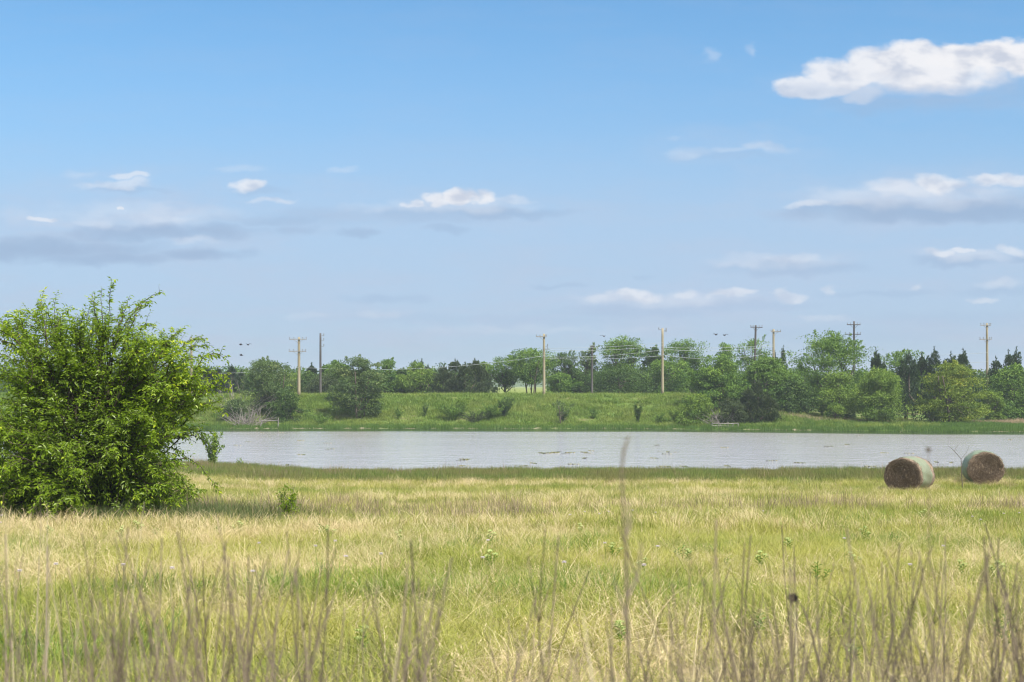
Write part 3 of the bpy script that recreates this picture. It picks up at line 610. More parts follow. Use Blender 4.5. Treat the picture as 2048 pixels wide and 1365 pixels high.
T(1178, 693, 40, 216, 'leaf_grey', 'thin tree with airy crown behind the thin rusty pole', prof='umbrella', base=.35, nclump=45, sparse=.3)
T(1160, 738, 60, 212, 'leaf_deep', 'dark low tree left of the thin rusty pole', prof='round', base=.03, nclump=50)
T(1243, 671, 88, 212, 'leaf_mid', 'tallest flat-topped tree with wires crossing it', prof='vase', base=.15, nclump=110, flat=.55)
T(1240, 735, 120, 205, 'leaf_deep', 'low spreading tree below the tallest flat-topped tree', prof='round', base=.03, nclump=90)
T(1303, 694, 52, 214, 'leaf_deep', 'dark tree left of the pole with tip insulators', prof='column', nclump=70)
T(1332, 718, 92, 206, 'leaf_mid', 'pale rounded tree behind the pole with tip insulators', prof='round', base=.05, nclump=90)
T(1372, 680, 84, 213, 'leaf_mid', 'tall bumpy tree right of the pole with tip insulators', prof='vase', base=.2, nclump=90)
T(1448, 682, 46, 214, 'leaf_mid', 'slim tall tree standing apart between two bumpy trees', prof='column', nclump=60, csz=.2)
T(1508, 678, 76, 216, 'leaf_mid', 'airy tall tree behind the black pole with one crossarm', prof='umbrella', base=.3, nclump=60, sparse=.3)
T(1560, 697, 34, 206, 'cedar', 'twin-pointed dark cedar right of the short pale pole', spires=[(-.25, .93, .6), (.25, 1, .6)], n=5000)
T(1420, 735, 60, 214, 'leaf_deep', 'dark filler tree behind the broad front tree', prof='round', nclump=50)
T(1600, 735, 90, 206, 'leaf_deep', 'dark tree in the gap before the tallest right tree', prof='round', nclump=60)
rf = np.random.default_rng(61)
for k, px in enumerate(list(range(20, 1000, 58)) + list(range(1090, 2100, 56))):
    if 990 < px < 1095: continue
    X, Y, Z = W3(px + rf.uniform(-12, 12), rf.uniform(736, 752), rf.uniform(222, 240)); z0 = float(height(X, Y))
    broadleaf('tree', 'dark green background tree filling in behind the front of the tree row', X, Y, Z - z0, rf.uniform(6.5, 9), ['leaf_deep', 'leaf_deep', 'leaf_mid'][k % 3], 'round', seed=900 + k, base=.03, nclump=42, per=110, ls=.30, csz=.18, shoots=6, group='background trees behind the tree row')
# trees standing in front of or on the bank
T(537, 722, 118, 174, 'leaf_grey', 'tree with a thin flat-topped crown and dead grey twigs at its foot', prof='vase', base=.14, nclump=110, sparse=.15, shoots=30, ls=.2, csz=.12, trunk=3, flat=.5)
T(575, 782, 70, 171, 'leaf_deep', 'dark green thicket at the right foot of the thin-crowned tree', prof='skirt', base=.02, nclump=60, name='thicket', cat='bush', ls=.18)
T(470, 800, 80, 171, 'leaf_grey', 'grey-green thicket at the left foot of the thin-crowned tree', prof='round', base=.02, nclump=60, name='thicket', cat='bush', ls=.18)
T(718, 714, 88, 172, 'leaf_grey', 'grey-green tree standing alone on the bank slope', prof='column', base=.10, nclump=120, ls=.20, flat=.45, csz=.14, shoots=24, trunk=3)
T(1127, 800, 40, 168, 'leaf_grey', 'small spindly tree at the water edge in the middle of the bank', prof='umbrella', base=.25, nclump=22, sparse=.65, ls=.15, name='small_tree', trunk=2)
T(1388, 790, 72, 166, 'leaf_light', 'pale green rounded shrub at the right end of the bank', prof='skirt', base=.02, nclump=75, name='shrub', cat='bush', ls=.17)
T(1443, 712, 122, 174, 'leaf_mid', 'broad green tree at the right end of the grassy bank', prof='skirt', base=.04, nclump=150, flat=.45, csz=.12, shoots=46)
T(1535, 716, 120, 175, 'leaf_mid', 'broad green tree behind the dead dark cedar', prof='skirt', base=.04, nclump=150, flat=.45, csz=.12, shoots=40)
T(1510, 762, 66, 166, 'cedar', 'dull dark cedar with bare lower limbs between the broad trees', leaf='cedar_brown', spires=[(-.2, .8, .7), (.08, 1, .7), (.32, .7, .6)], n=9000)
T(1462, 800, 60, 165, 'cedar_brown', 'dark shaded brush behind the pale rail fence', prof='round', base=.02, nclump=45, name='thicket', cat='bush', ls=.15)
T(1585, 760, 80, 173, 'leaf_deep', 'dark tree filling below between two broad trees', prof='skirt', base=.02, nclump=80)
T(1662, 668, 165, 177, 'leaf_mid', 'tallest spreading tree of the near right group', prof='oval', base=.08, nclump=170, flat=.6, csz=.115, shoots=80, trunk=3)
T(1678, 741, 86, 171, 'leaf_light', 'rounded lighter tree in front of the tallest spreading tree', prof='round', base=.05, nclump=90, ls=.2)
T(1672, 804, 38, 167, 'leaf_light', 'small fresh green sapling in the tan grass', prof='oval', base=.1, nclump=22, name='sapling', cat='sapling', ls=.15, shoots=6)
T(1750, 703, 46, 180, 'cedar', 'single cedar point left of the bright rounded tree', spires=[(0, 1, .8), (.35, .85, .6)], n=7000)
T(1755, 743, 108, 166, 'leaf_light', 'bright rounded tree standing alone in the tan grass', prof='round', base=.06, nclump=150, ls=.19, csz=.115, shoots=80, trunk=3)
T(1812, 697, 84, 180, 'leaf_mid', 'green tree with upswept limbs beside the dark cedar clump', prof='vase', base=.1, nclump=80, shoots=60)
T(1868, 699, 130, 174, 'cedar', 'dark cedar clump with five points behind the yellow-green tree', spires=[(-.36, .95, .45), (-.12, .93, .45), (.02, 1, .45), (.2, .92, .45), (.36, .96, .4)], n=18000)
T(1905, 722, 128, 165, 'leaf_yellow', 'yellow-green tree with layered boughs near the right edge', prof='skirt', base=.06, nclump=190, flat=.30, csz=.14, ls=.19, shoots=34, trunk=2)
T(1988, 782, 46, 168, 'leaf_light', 'small green tree at the right foot of the yellow-green tree', prof='column', base=.08, nclump=50, ls=.17, name='small_tree')
T(2035, 699, 120, 180, 'cedar', 'dark cedar clump at the right edge of the frame', spires=[(-.32, .86, .5), (-.12, .95, .4), (.03, 1, .4), (.25, .98, .4), (.42, .9, .4)], n=15000)
T(2025, 728, 96, 173, 'leaf_mid', 'green tree in front of the right edge cedar clump', prof='skirt', base=.03, nclump=110)
T(2130, 712, 130, 176, 'leaf_deep', 'dark green tree just beyond the right edge of the frame', prof='round', nclump=80)
T(2230, 720, 130, 178, 'leaf_mid', 'green tree well beyond the right edge of the frame', prof='round', nclump=70)
# spiky pale sprigs on the crest
r = np.random.default_rng(5); X, Y, Z = W3(1130, 792, 183.5); ro = Geo()
for k in range(26):
    a = r.uniform(-1.2, 1.2); ro.leaves(np.array([[0, 0, 0.]]), np.array([[math.sin(a), r.normal(0, .3), math.cos(a)]]), np.array([[0, -1, .2]]), r.uniform(.5, .95), .05, np.array([.9]))
link('spiky_plant', ro.mesh('spiky_plant', [M['leaf_yellow']]), loc=(X, Y, float(height(X, Y)))); tag(bpy.data.objects['spiky_plant'], 'yellow-green spiky plant on the crest of the bank', 'plant')
# far-off wood behind the row
r = np.random.default_rng(9); n = 60000
cxs = r.uniform(-170, 170, 420); cys = r.uniform(262, 300, 420); ct = r.uniform(3.2, 6.2, 420) * (.8 + .5 * fbm(cxs * .02, cys * 0, 12)); 
k = r.integers(0, 420, n); d = unit(r.normal(size=(n, 3)) + [0, 0, .3])
P_ = np.stack([cxs[k], cys[k], height(cxs[k], cys[k]) + ct[k] * .52], 1) + d * np.stack([3.4 + 0 * k, 3.4 + 0 * k, ct[k] * .52], 1) * (.75 + .3 * r.random(n))[:, None]
P_ = P_[~((abs(P_[:, 0] - 0.0) < 16) & (P_[:, 2] < .8))] if False else P_
d = d[:len(P_)]; L_ = .6 * r.uniform(.6, 1.2, len(P_))
keep = np.abs(P_[:, 0] / P_[:, 1] - (1035 - CX) / F) > .020
P_, d, L_ = P_[keep], d[keep], L_[keep]
g_ = Geo(); g_.leaves(P_, r.normal(size=P_.shape), unit(d + r.normal(0, .5, P_.shape)), L_, L_ * .7, np.clip(r.normal(.4, .2, len(P_)), 0, .9))
tag(g_.obj('far_wood', M['leaf_deep']), 'far-off low wood showing between the trunks of the tree row', 'woods', None, 'stuff')

# ------------------------------------------------------------------ dead brush by the thin-crowned tree
def brush(name, label, px, py, y, hw, hh, n, seed, mat):
    r = np.random.default_rng(seed); X, Y, Z = W3(px, py, y); z0 = float(height(X, Y)); g_ = Geo()
    for k in range(n):
        a = r.uniform(-1.25, 1.25); b_ = r.uniform(0, 6.28); L = hh * r.uniform(.5, 1.15); st = np.array([r.normal(0, hw * .3), r.normal(0, .5), 0])
        d = np.array([math.sin(a) * 1.2, .5 * math.sin(b_), abs(math.cos(a)) * .9 + .15]); s = np.linspace(0, 1, 5)[:, None]
        pth = st + d * L * s + r.normal(0, .06, (5, 3)) * s; g_.tube(pth, np.linspace(.035, .010, 5), 4, r.random(), False)
        for j in range(3):
            q0 = pth[r.integers(1, 4)]; dd = unit(d + r.normal(0, .6, 3)); g_.tube([q0, q0 + dd * L * .25, q0 + dd * L * .4 + [0, 0, .05]], [.014, .009, .005], 3, .5, False)
    o = g_.obj(name, mat, loc=(X, Y, z0)); tag(o, label, 'dead brush')
brush('dead_brush', 'tangle of bare grey branches fallen at the water edge', 497, 845, 166.5, 2.4, 2.2, 60, 3, M['dead_wood'])
brush('dead_brush', 'upright bare grey twigs left of the thin-crowned tree', 482, 800, 173, 1.6, 4.6, 26, 4, M['dead_wood'])
brush('dead_brush', 'bare dead twigs low behind the pale rail fence', 1440, 835, 164.5, 1.8, 2.0, 26, 6, M['dead_wood'])

# ------------------------------------------------------------------ power poles and wires
POLE = {}
def pole(px, top, y, dark, label, arms=(), slant=0, lean=0., thick=.16, brackets=()):
    X, Y, Z = W3(px, top, y); z0 = float(height(X, Y)); H = Z - z0
    root = empty('power_pole', (X, Y, z0), label=label, cat='power pole', group=None); root.rotation_euler = (0, lean, 0)
    g_ = Geo(); zs = np.linspace(-.1, H, 10); g_.tube(np.stack([0 * zs, 0 * zs, zs], 1), np.linspace(thick * 1.12, thick * .8, 10), 12)
    g_.obj('post', M['pole_dark' if dark else 'pole_pale'], root, True)
    for (row, l, r_) in arms:
        z = (HY - row) / F * y - z0; x0, x1 = -l / F * y, r_ / F * y; xm, ln = (x0 + x1) / 2, x1 - x0
        a_ = Geo(); a_.box((xm, -thick - .05, z), (ln, .10, .11)); 
        for sx in (-1, 1):
            e = x0 * .55 if sx < 0 else x1 * .55
            if abs(e) > .25: a_.tube([(e, -thick - .05, z - .04), (0, -thick, z - .55)], .018, 4)
        arm = a_.obj('crossarm', M['pole_dark' if dark else 'weathered'], root)
        for xx in (x0 * .94, x0 * .5, x1 * .5, x1 * .94):
            if abs(xx) < .15: continue
            i_ = Geo(); i_.tube([(xx, -thick - .05, z + .05), (xx, -thick - .05, z + .14), (xx, -thick - .05, z + .15), (xx, -thick - .05, z + .25), (xx, -thick - .05, z + .28)], [.02, .02, .065, .055, .03], 8)
            i_.obj('insulator', M['insulator'], arm)
    for row, sx in brackets:
        z = (HY - row) / F * y - z0; b_ = Geo(); b_.box((sx * (thick + .16), 0, z), (.34, .06, .07)); b_.tube([(sx * (thick + .30), 0, z + .03), (sx * (thick + .30), 0, z + .12), (sx * (thick + .30), 0, z + .13), (sx * (thick + .3), 0, z + .3)], [.03, .03, .08, .05], 8)
        b_.obj('bracket', M['insulator'], root)
    POLE[px] = (X, Y, z0, H); return root
pole(383, 676, 184, False, 'pale pole half hidden behind the right side of the big bush')
pole(598, 675, 183.5, False, 'pale wooden pole with two wide crossarms, left of all the others in the open', arms=[(679, 19, 16), (703, 20, 15)], thick=.19)
pole(641, 667, 196, True, 'dark pole with insulators down one side and no crossarm', brackets=[(672, 1), (681, 1), (693, 1)], thick=.16)
pole(1088, 668, 183.5, False, 'pale wooden pole with one short arm at its tip, beside the umbrella tree', arms=[(674, 16, 5)], brackets=[(693, 1), (699, 1)], thick=.17)
pole(1184, 692, 196, True, 'thin rusty dark pole standing low among the trees', arms=[(694, 4, 5)], thick=.15)
pole(1325, 657, 183.5, False, 'tall pale wooden pole with insulators at its tip only', brackets=[(661, 1), (660, -1), (664, 1)], thick=.17)
pole(1508, 651, 192, True, 'black pole with one crossarm left of the short pale pole', arms=[(655, 11, 13)], lean=R(1.2), thick=.16)
pole(1547, 659, 188, False, 'short pale pole with a one-sided crossarm behind the broad trees', arms=[(664, 6, 14)], thick=.17)
pole(1708, 643, 192, True, 'black pole with two crossarms above the tallest right tree', arms=[(650, 15, 12), (669, 19, 13)], thick=.15)
pole(1975, 647, 186, False, 'pale pole with two short crossarms near the right edge', arms=[(651, 14, 7), (679, 16, 8)], lean=R(-.4), thick=.17)
pole(2190, 640, 190, False, 'pale pole beyond the right edge of the frame', arms=[(646, 14, 10)], thick=.17)
def wire(a, b_, label, sag=.25):
    A, B = np.array(W3(*a)), np.array(W3(*b_)); s = np.linspace(0, 1, 24)[:, None]; pth = A + (B - A) * s - np.array([0, 0, 1.]) * sag * 4 * s * (1 - s)
    g_ = Geo(); g_.tube(pth, .018, 5); o = g_.obj('power_wire', M['wire'], smooth=True); tag(o, label, 'wire', 'overhead wires between the poles')
y1, y2 = 183.3, 183.3
for ra, rb, sg in ((697, 686, .2), (700, 692, .3), (714, 700, .35), (717, 712, .25)):
    wire((1088, ra, y1), (1325, rb, y2), {697: 'topmost', 700: 'second from top', 714: 'third from top', 717: 'lowest'}[ra] + ' of four wires between the short-armed pole and the tip-insulator pole', sg)
for ra, rb, sg in ((695, 690, .25), (699, 693, .4), (710, 705, .7)):
    wire((1325, ra, y2), (1547, rb, 187.7), {695: 'topmost', 699: 'middle', 710: 'lowest'}[ra] + ' of three wires from the tip-insulator pole to the short pale pole', sg)
wire((598, 735, y1), (1088, 712, y1), 'long low pale wire crossing the row left of the umbrella tree', .9)
wire((598, 735, y1), (430, 747, y1), 'low pale wire running left from the double crossarm pole', .2)
for ra, rb in ((704, 706), (722, 724)):
    wire((1547, ra, 187.7), (1975, rb, 185.8), ('upper' if ra == 704 else 'lower') + ' of two long wires from the short pale pole to the rightmost pole', .5)

# ------------------------------------------------------------------ old rails and fence at the far water edge
def posts(name, label, y, plist, rails, cat):
    X0, _, _ = W3(plist[0][0], 850, y); z0 = float(height(X0, y)) - .05
    root = empty(name, (X0, y, z0), label=label, cat=cat)
    for px, top, tilt in plist:
        X = (px - CX) / F * y; h = (HY - top) / F * y - z0; g_ = Geo(); g_.tube([(X - X0, 0, -.15), (X - X0 + tilt, 0, h)], [.06, .055], 8); g_.obj('post', M['weathered'], root)
    for (xa, ya, xb, yb) in rails:
        A = np.array([(xa - CX) / F * y - X0, -.07, (HY - ya) / F * y - z0]); B = np.array([(xb - CX) / F * y - X0, -.07, (HY - yb) / F * y - z0]); c = (A + B) / 2; L = np.linalg.norm(B - A)
        g_ = Geo(); g_.tube([A, B], .05, 4); g_.obj('rail', M['weathered'], root)
posts('broken_fence', 'two grey posts joined by one slanting rail at the far water edge', 164.6, [(521, 840, .12), (556, 836, .05)], [(522, 843, 557, 841)], 'fence')
posts('rail_fence', 'low pale weathered rail fence at the far water edge', 162.3, [(1424, 846, .0), (1437, 843, .02), (1456, 844, -.02), (1466, 848, 0), (1476, 847, .03)],
      [(1424, 847, 1456, 848), (1424, 852, 1466, 853), (1456, 848, 1476, 847), (1456, 855, 1476, 856)], 'fence')

# ------------------------------------------------------------------ hay bales
m, N_, b = newmat('hay'); tcn = N_.n.new('ShaderNodeTexCoord'); f = N_.noise(tcn.outputs['Object'], 30, 6, .7); f2 = N_.noise(tcn.outputs['Object'], 4, 4, .6)
hx, hy, hz_ = N_.sep(tcn.outputs['Object']); hz_ = N_.m('SUBTRACT', hz_, .75)
hr = N_.m('SQRT', N_.m('ADD', N_.m('MULTIPLY', hx, hx), N_.m('MULTIPLY', hz_, hz_))); f = N_.m('ADD', N_.m('MULTIPLY', f, .55), N_.m('MULTIPLY', N_.noise(N_.comb(N_.m('MULTIPLY', hr, 22.), N_.m('MULTIPLY', N_.m('ARCTAN2', hz_, hx), 1.1), N_.m('MULTIPLY', hy, 3.)), 1.0, 3, .6), .45))
N_.l.new(N_.mix(N_.ramp(f2, .35, .65, 0, .5), N_.mix(N_.ramp(f, .3, .7), (.085, .062, .046, 1), (.36, .275, .195, 1)), (.14, .105, .08, 1)), b.inputs['Base Color']); b.inputs['Roughness'].default_value = 1
bp = N_.n.new('ShaderNodeBump'); bp.inputs['Strength'].default_value = .8; bp.inputs['Distance'].default_value = .03; N_.l.new(f, bp.inputs['Height']); N_.l.new(bp.outputs[0], b.inputs['Normal']); M['hay'] = m
M['hay_straw'] = leaf_mat('hay_straw', (.085, .060, .042), (.33, .25, .17), (.52, .43, .30), trans=.05, rough=.9)
def net_mat(name, c1, c2):
    m, N_, b = newmat(name); tcn = N_.n.new('ShaderNodeTexCoord'); x_, y_, z_ = N_.sep(tcn.outputs['Object'])
    ang = N_.m('ARCTAN2', z_, x_)
    lines = N_.noise(N_.comb(N_.m('MULTIPLY', ang, 1.2), N_.m('MULTIPLY', y_, 28.), 0.), 1.0, 4, .7)
    blot = N_.noise(tcn.outputs['Object'], 5, 5, .65)
    col = N_.mix(N_.ramp(lines, .35, .7), rgba(c1), rgba(c2)); col = N_.mix(N_.ramp(blot, .50, .72, 0, .55), col, (.20, .17, .12, 1))
    N_.l.new(col, b.inputs['Base Color']); b.inputs['Roughness'].default_value = .55
    bp = N_.n.new('ShaderNodeBump'); bp.inputs['Strength'].default_value = .5; bp.inputs['Distance'].default_value = .01; N_.l.new(lines, bp.inputs['Height']); N_.l.new(bp.outputs[0], b.inputs['Normal'])
    return m
M['net_a'] = net_mat('net_wrap_pale', (.115, .14, .085), (.20, .22, .145)); M['net_b'] = net_mat('net_wrap_green', (.10, .15, .09), (.20, .235, .15))
def bale(x, y, rz, label, net, seed, n0, n1, Rr=.83, L=1.28, sq=.90):
    r = np.random.default_rng(seed); z0 = float(height(x, y))
    root = empty('hay_bale', (x, y, z0), R(rz), label=label, cat='hay bale', group='round hay bales in the pasture')
    cz = Rr * sq - .02
    def shape(a, yy_, rad):
        bulge = 1 - .045 * np.abs(yy_ / (L / 2)) ** 4; nn = 1 + .012 * np.sin(a * 7 + yy_ * 5) + .008 * np.sin(a * 13 + 3 * yy_)
        xx = np.cos(a) * rad * bulge * nn * (1 + .04 * np.clip(-np.sin(a), 0, 1)); zz = np.sin(a) * rad * bulge * nn * np.where(np.sin(a) < 0, sq * .93, sq)
        return xx, zz + cz
    K = 72; ysn = np.linspace(-L / 2, L / 2, 15); v = []
    for yv in ysn:
        a = np.arange(K) / K * 2 * math.pi; xx, zz = shape(a, yv, Rr); v.append(np.stack([xx, 0 * a + yv, zz], 1))
    G_ = Geo(); vv = np.vstack(v); i = np.arange(14)[:, None] * K; j = np.arange(K)[None]
    q = np.stack([i + j, i + (j + 1) % K, i + K + (j + 1) % K, i + K + j], -1).reshape(-1, 4); G_.add(vv, q)
    for e, yv in ((0, -L / 2), (14, L / 2)):          # dished, layered end faces
        rings = [vv[e * K:(e + 1) * K]]
        for f_ in (.93, .8, .66, .5, .34, .18, .06):
            a = np.arange(K) / K * 2 * math.pi; xx, zz = shape(a, yv, Rr * f_); rings.append(np.stack([xx, yv + (-1 if e == 0 else 1) * .035 * math.sin(f_ * 9) * np.ones(K) + r.normal(0, .008, K), zz], 1))
        rv = np.vstack(rings); ii = np.arange(7)[:, None] * K; qq = np.stack([ii + j, ii + K + j, ii + K + (j + 1) % K, ii + (j + 1) % K], -1).reshape(-1, 4)
        if e: qq = qq[:, ::-1]
        G_.add(np.vstack([rv, rings[-1].mean(0)]), qq, [(7 * K + jj, 7 * K + (jj + 1) % K, 8 * K) for jj in range(K)])
    body = G_.obj('hay_roll', M['hay'], root, True)
    S = Geo()                                            # loose straws wound on the faces
    n = 5200; e = np.where(r.random(n) < .8, -1, 1); rad = Rr * np.sqrt(r.random(n)) * .97; a = r.random(n) * 6.283
    xx, zz = shape(a, e * L / 2, rad); P_ = np.stack([xx, e * (L / 2 + .02 + .02 * r.random(n)), zz], 1)
    tang = np.stack([-np.sin(a), 0 * a, np.cos(a)], 1); D = tang * np.sign(r.random(n) - .3)[:, None] + np.stack([r.normal(0, .30, n), e * np.abs(r.normal(0, .28, n)), r.normal(0, .30, n)], 1)
    S.leaves(P_, D, np.stack([r.normal(0, .4, n), e + 0. * a, r.normal(0, .4, n) + .3], 1), r.uniform(.05, .15, n), r.uniform(.006, .014, n), np.clip(r.normal(.42, .25, n), 0, 1))
    n = 900; a = r.random(n) * 6.283; yv = r.choice([-1, 1], n) * (L / 2 - np.abs(r.normal(0, .07, n))); xx, zz = shape(a, yv, Rr * 1.005)
    S.leaves(np.stack([xx, yv, zz], 1), np.stack([-np.sin(a) + r.normal(0, .4, n), r.normal(0, .5, n), np.cos(a) + r.normal(0, .4, n)], 1), np.stack([np.cos(a), 0 * a, np.sin(a)], 1), r.uniform(.05, .14, n), .010, np.clip(r.normal(.5, .25, n), 0, 1))
    st = S.obj('loose_straw', M['hay_straw'], body)
    G_ = Geo(); yn = np.linspace(n0, n1, 11); v = []
    for k, yv in enumerate(yn):
        a = np.arange(K) / K * 2 * math.pi; yj = yv + (.02 * np.sin(a * 5 + seed) if k in (0, 10) else 0); xx, zz = shape(a, yv, Rr * (1.018 if 0 < k < 10 else 1.004)); v.append(np.stack([xx, yj + 0 * a, zz], 1))
    i = np.arange(10)[:, None] * K; q = np.stack([i + j, i + (j + 1) % K, i + K + (j + 1) % K, i + K + j], -1).reshape(-1, 4); G_.add(np.vstack(v), q)
    G_.obj('net_wrap', net, root, True); return root
bale(*BALES[0], 'brown round hay bale with a pale green net band, left of the two bales', M['net_a'], 3, -.56, .30, Rr=.84)
bale(*BALES[1], 'round hay bale with a brighter green net edge, nearer the right side of the photo', M['net_b'], 4, -.60, .50, Rr=.80, sq=.95)

# ------------------------------------------------------------------ the big bush
def big_bush():
    r = np.random.default_rng(42); z0 = float(height(BX, BY)); root = empty('big_bush', (BX, BY, z0), label='big leafy green many-stemmed bush at the left edge of the pasture', cat='bush')
    st = Geo(); lf = Geo(); sc = BY / F
    def loc(px, py): return np.array([(px - CX) * sc - BX, 0, (HY - py) * sc - z0])
    Pn, Dn, Nn, Ln, An = [], [], [], [], []
    def leafy(pth, step, L, bright, spread=.9):
        seg = np.linalg.norm(np.diff(pth, axis=0), axis=1); cum = np.concatenate([[0], np.cumsum(seg)]); n = max(3, int(cum[-1] / step)); s = np.linspace(0.04, 1, n) * cum[-1]
        p = np.stack([np.interp(s, cum, pth[:, k]) for k in range(3)], 1); d = unit(np.gradient(p, axis=0)); side = unit(np.cross(d, [0, 0, 1.]) + 1e-4); sg = np.where(np.arange(n) % 2, 1, -1)[:, None]
        D = d * .55 + side * sg * spread + np.array([0, 0, -.35]) + r.normal(0, .38, (n, 3))
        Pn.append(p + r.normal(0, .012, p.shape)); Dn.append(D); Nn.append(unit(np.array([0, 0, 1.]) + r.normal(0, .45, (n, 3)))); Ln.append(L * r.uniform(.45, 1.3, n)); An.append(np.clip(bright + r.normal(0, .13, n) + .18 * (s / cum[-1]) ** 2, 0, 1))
    def branch(p0, d, L, n, up=.0, droop=.35, wig=.10):
        p = [np.array(p0, float)]; d = unit(np.array(d, float)); st_ = L / n
        for k in range(n):
            t = (k + 1) / n; d = unit(d + r.normal(0, wig, 3) + np.array([0, 0, up * (1 - t) - droop * t * t])); p.append(p[-1] + d * st_)
        return np.array(p)
    # stem tips on the envelope, read as directions from the base
    tips = []
    outline = [(-95, 760), (-60, 690), (-10, 655), (45, 650), (85, 632), (118, 640), (145, 655), (190, 640), (235, 640), (280, 650), (320, 670), (350, 670), (395, 700), (425, 740), (440, 780), (425, 830), (405, 880), (398, 930), (398, 975), (370, 1002), (320, 1013), (60, 1015), (-10, 1000), (-60, 960), (-90, 900), (-105, 830)]
    for k in range(44):
        i = r.integers(len(outline) - 1); f = r.random(); o = np.array(outline[i]) * (1 - f) + np.array(outline[i + 1]) * f; c = np.array([170, 850]); s = .55 + .42 * r.random() ** .5
        p = loc(*(c + (o - c) * s)); w_ = math.sqrt(max(0., 1 - s * s)); p[1] = r.choice([-1, 1]) * r.uniform(.3, 1) * 2.4 * max(w_, .22); tips.append(p)
    for k in range(58):   # near side and crown filling
        a = r.uniform(0, 6.28) if k % 2 else r.uniform(3.5, 5.9); el_ = r.uniform(.0, 1.25); p = np.array([-.2 + math.cos(a) * math.cos(el_) * 2.4, math.sin(a) * math.cos(el_) * 2.3, .45 + 3.4 * math.sin(el_) * r.uniform(.45, 1)]); tips.append(p)
    for k in range(22):   # low skirt
        a = r.uniform(0, 6.28); p = np.array([-.25 + math.cos(a) * 2.3, math.sin(a) * 2.0, r.uniform(.25, .95)]); tips.append(p)
    for k in range(11):   # boughs on the pond side
        p = loc(r.uniform(310, 430), r.uniform(690, 840)); p[0] = min(p[0], 2.35); p[1] = r.uniform(-1.3, 1.3); tips.append(p)
    for tp in tips:
        b0 = np.array([r.normal(0, .30), r.normal(0, .28), 0]); n = 11; s = np.linspace(0, 1, n + 1)[:, None]
        lift = np.array([0, 0, 1.]) * (.16 * np.linalg.norm(tp)) * np.sin(s * math.pi) ** .9
        pth = b0 + (tp - b0) * s ** np.array([1.15, 1.15, .9]) + lift + np.cumsum(r.normal(0, .028, (n + 1, 3)), 0); pth[0] = b0
        L = np.linalg.norm(tp - b0); st.tube(pth, np.linspace(.022 + .005 * L, .004, n + 1), 6, .5)
        nb = int(5 + L * 3.6)
        for j in range(nb):
            f = r.uniform(.22, 1.0); q = f * n; i0 = int(min(q, n - 1)); p0 = pth[i0] + (pth[i0 + 1] - pth[i0]) * (q - i0); d0 = unit(pth[i0 + 1] - pth[i0]); out = unit(p0 - np.array([0, 0, 1.9]))
            hb = p0[2] / 4.6
            d = d0 * .5 + out * .55 + r.normal(0, .42, 3) + np.array([0, 0, .15 + .2 * hb]); Lb = r.uniform(.40, .95) * (.85 if f > .8 else 1)
            bp_ = branch(p0, d, Lb, 6, .10, .28); st.tube(bp_, np.linspace(.010, .003, 7), 4, .4, False)
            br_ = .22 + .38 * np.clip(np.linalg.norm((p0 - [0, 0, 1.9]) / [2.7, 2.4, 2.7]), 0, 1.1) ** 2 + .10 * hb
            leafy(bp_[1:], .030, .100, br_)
            for m_ in range(r.integers(3, 6)):
                i1 = r.integers(1, 6); dd = unit(bp_[i1] - bp_[i1 - 1]) + r.normal(0, .55, 3) + np.array([0, 0, .1]); tp_ = branch(bp_[i1], dd, r.uniform(.16, .42), 4, .05, .35); leafy(tp_, .029, .092, br_ + .05)
                if m_ < 2: st.tube(tp_, np.linspace(.004, .002, 5), 3, .4, False)
    # long shoots that break the outline: (start px, start py, end px, end py, side branches)
    for (ax, ay, bx, by, nb, dr) in [(200, 720, 163, 583, 5, .0), (205, 715, 188, 572, 6, .1), (215, 720, 233, 561, 10, .0), (220, 720, 255, 600, 8, 0), (225, 700, 311, 578, 9, .30), (250, 690, 286, 602, 8, 0), (240, 720, 262, 630, 7, 0),
                                     (262, 690, 312, 655, 8, .2), (110, 720, 85, 612, 8, .2), (118, 720, 118, 622, 9, 0), (140, 720, 146, 636, 8, 0), (70, 720, 48, 640, 9, .0), (40, 720, 30, 655, 8, 0), (50, 720, -5, 652, 8, .1), (60, 760, -30, 700, 9, .1),
                                     (300, 730, 345, 656, 10, .1), (330, 730, 396, 676, 10, .2), (350, 740, 420, 700, 10, .25), (370, 760, 455, 722, 8, .35), (360, 790, 468, 763, 9, .35), (360, 810, 450, 780, 9, .2), (350, 840, 452, 832, 9, .3), (345, 860, 430, 800, 8, .1),
                                     (330, 900, 420, 905, 8, .3), (320, 930, 430, 988, 8, .4), (290, 940, 400, 1003, 8, .3), (250, 960, 330, 1012, 8, .3), (230, 690, 250, 590, 8, 0), (215, 690, 200, 600, 8, 0), (150, 700, 172, 615, 8, 0), (100, 940, 20, 1010, 10, .3), (60, 920, -20, 985, 10, .3), (170, 740, 185, 640, 6, 0), (185, 740, 205, 650, 8, 0), (225, 700, 238, 610, 8, 0)]:
        A, B = loc(ax, ay), loc(bx, by); A[1] = r.normal(0, .4); B[1] = A[1] + r.normal(0, .5); s = np.linspace(0, 1, 10)[:, None]
        pth = A + (B - A) * s + np.array([0, 0, dr]) * np.sin(s * math.pi) + r.normal(0, .014, (10, 3)); root_ = np.array([r.normal(0, .3), r.normal(0, .3), .3]); st.tube(np.vstack([root_, root_ * .5 + A * .5 + r.normal(0, .1, 3), pth]), np.concatenate([[.03, .022], np.linspace(.015, .003, 10)]), 5, .5)
        leafy(pth, .026, .10, .55)
        for j in range(nb):
            i1 = r.integers(1, 9); f = i1 / 9; d = unit(B - A) * .8 + r.normal(0, .42, 3); tw = branch(pth[i1], d, r.uniform(.22, .5) * (1.15 - .7 * f), 4, .05, .2); st.tube(tw, np.linspace(.005, .002, 5), 3, .4, False); leafy(tw, .030, .095, .55)
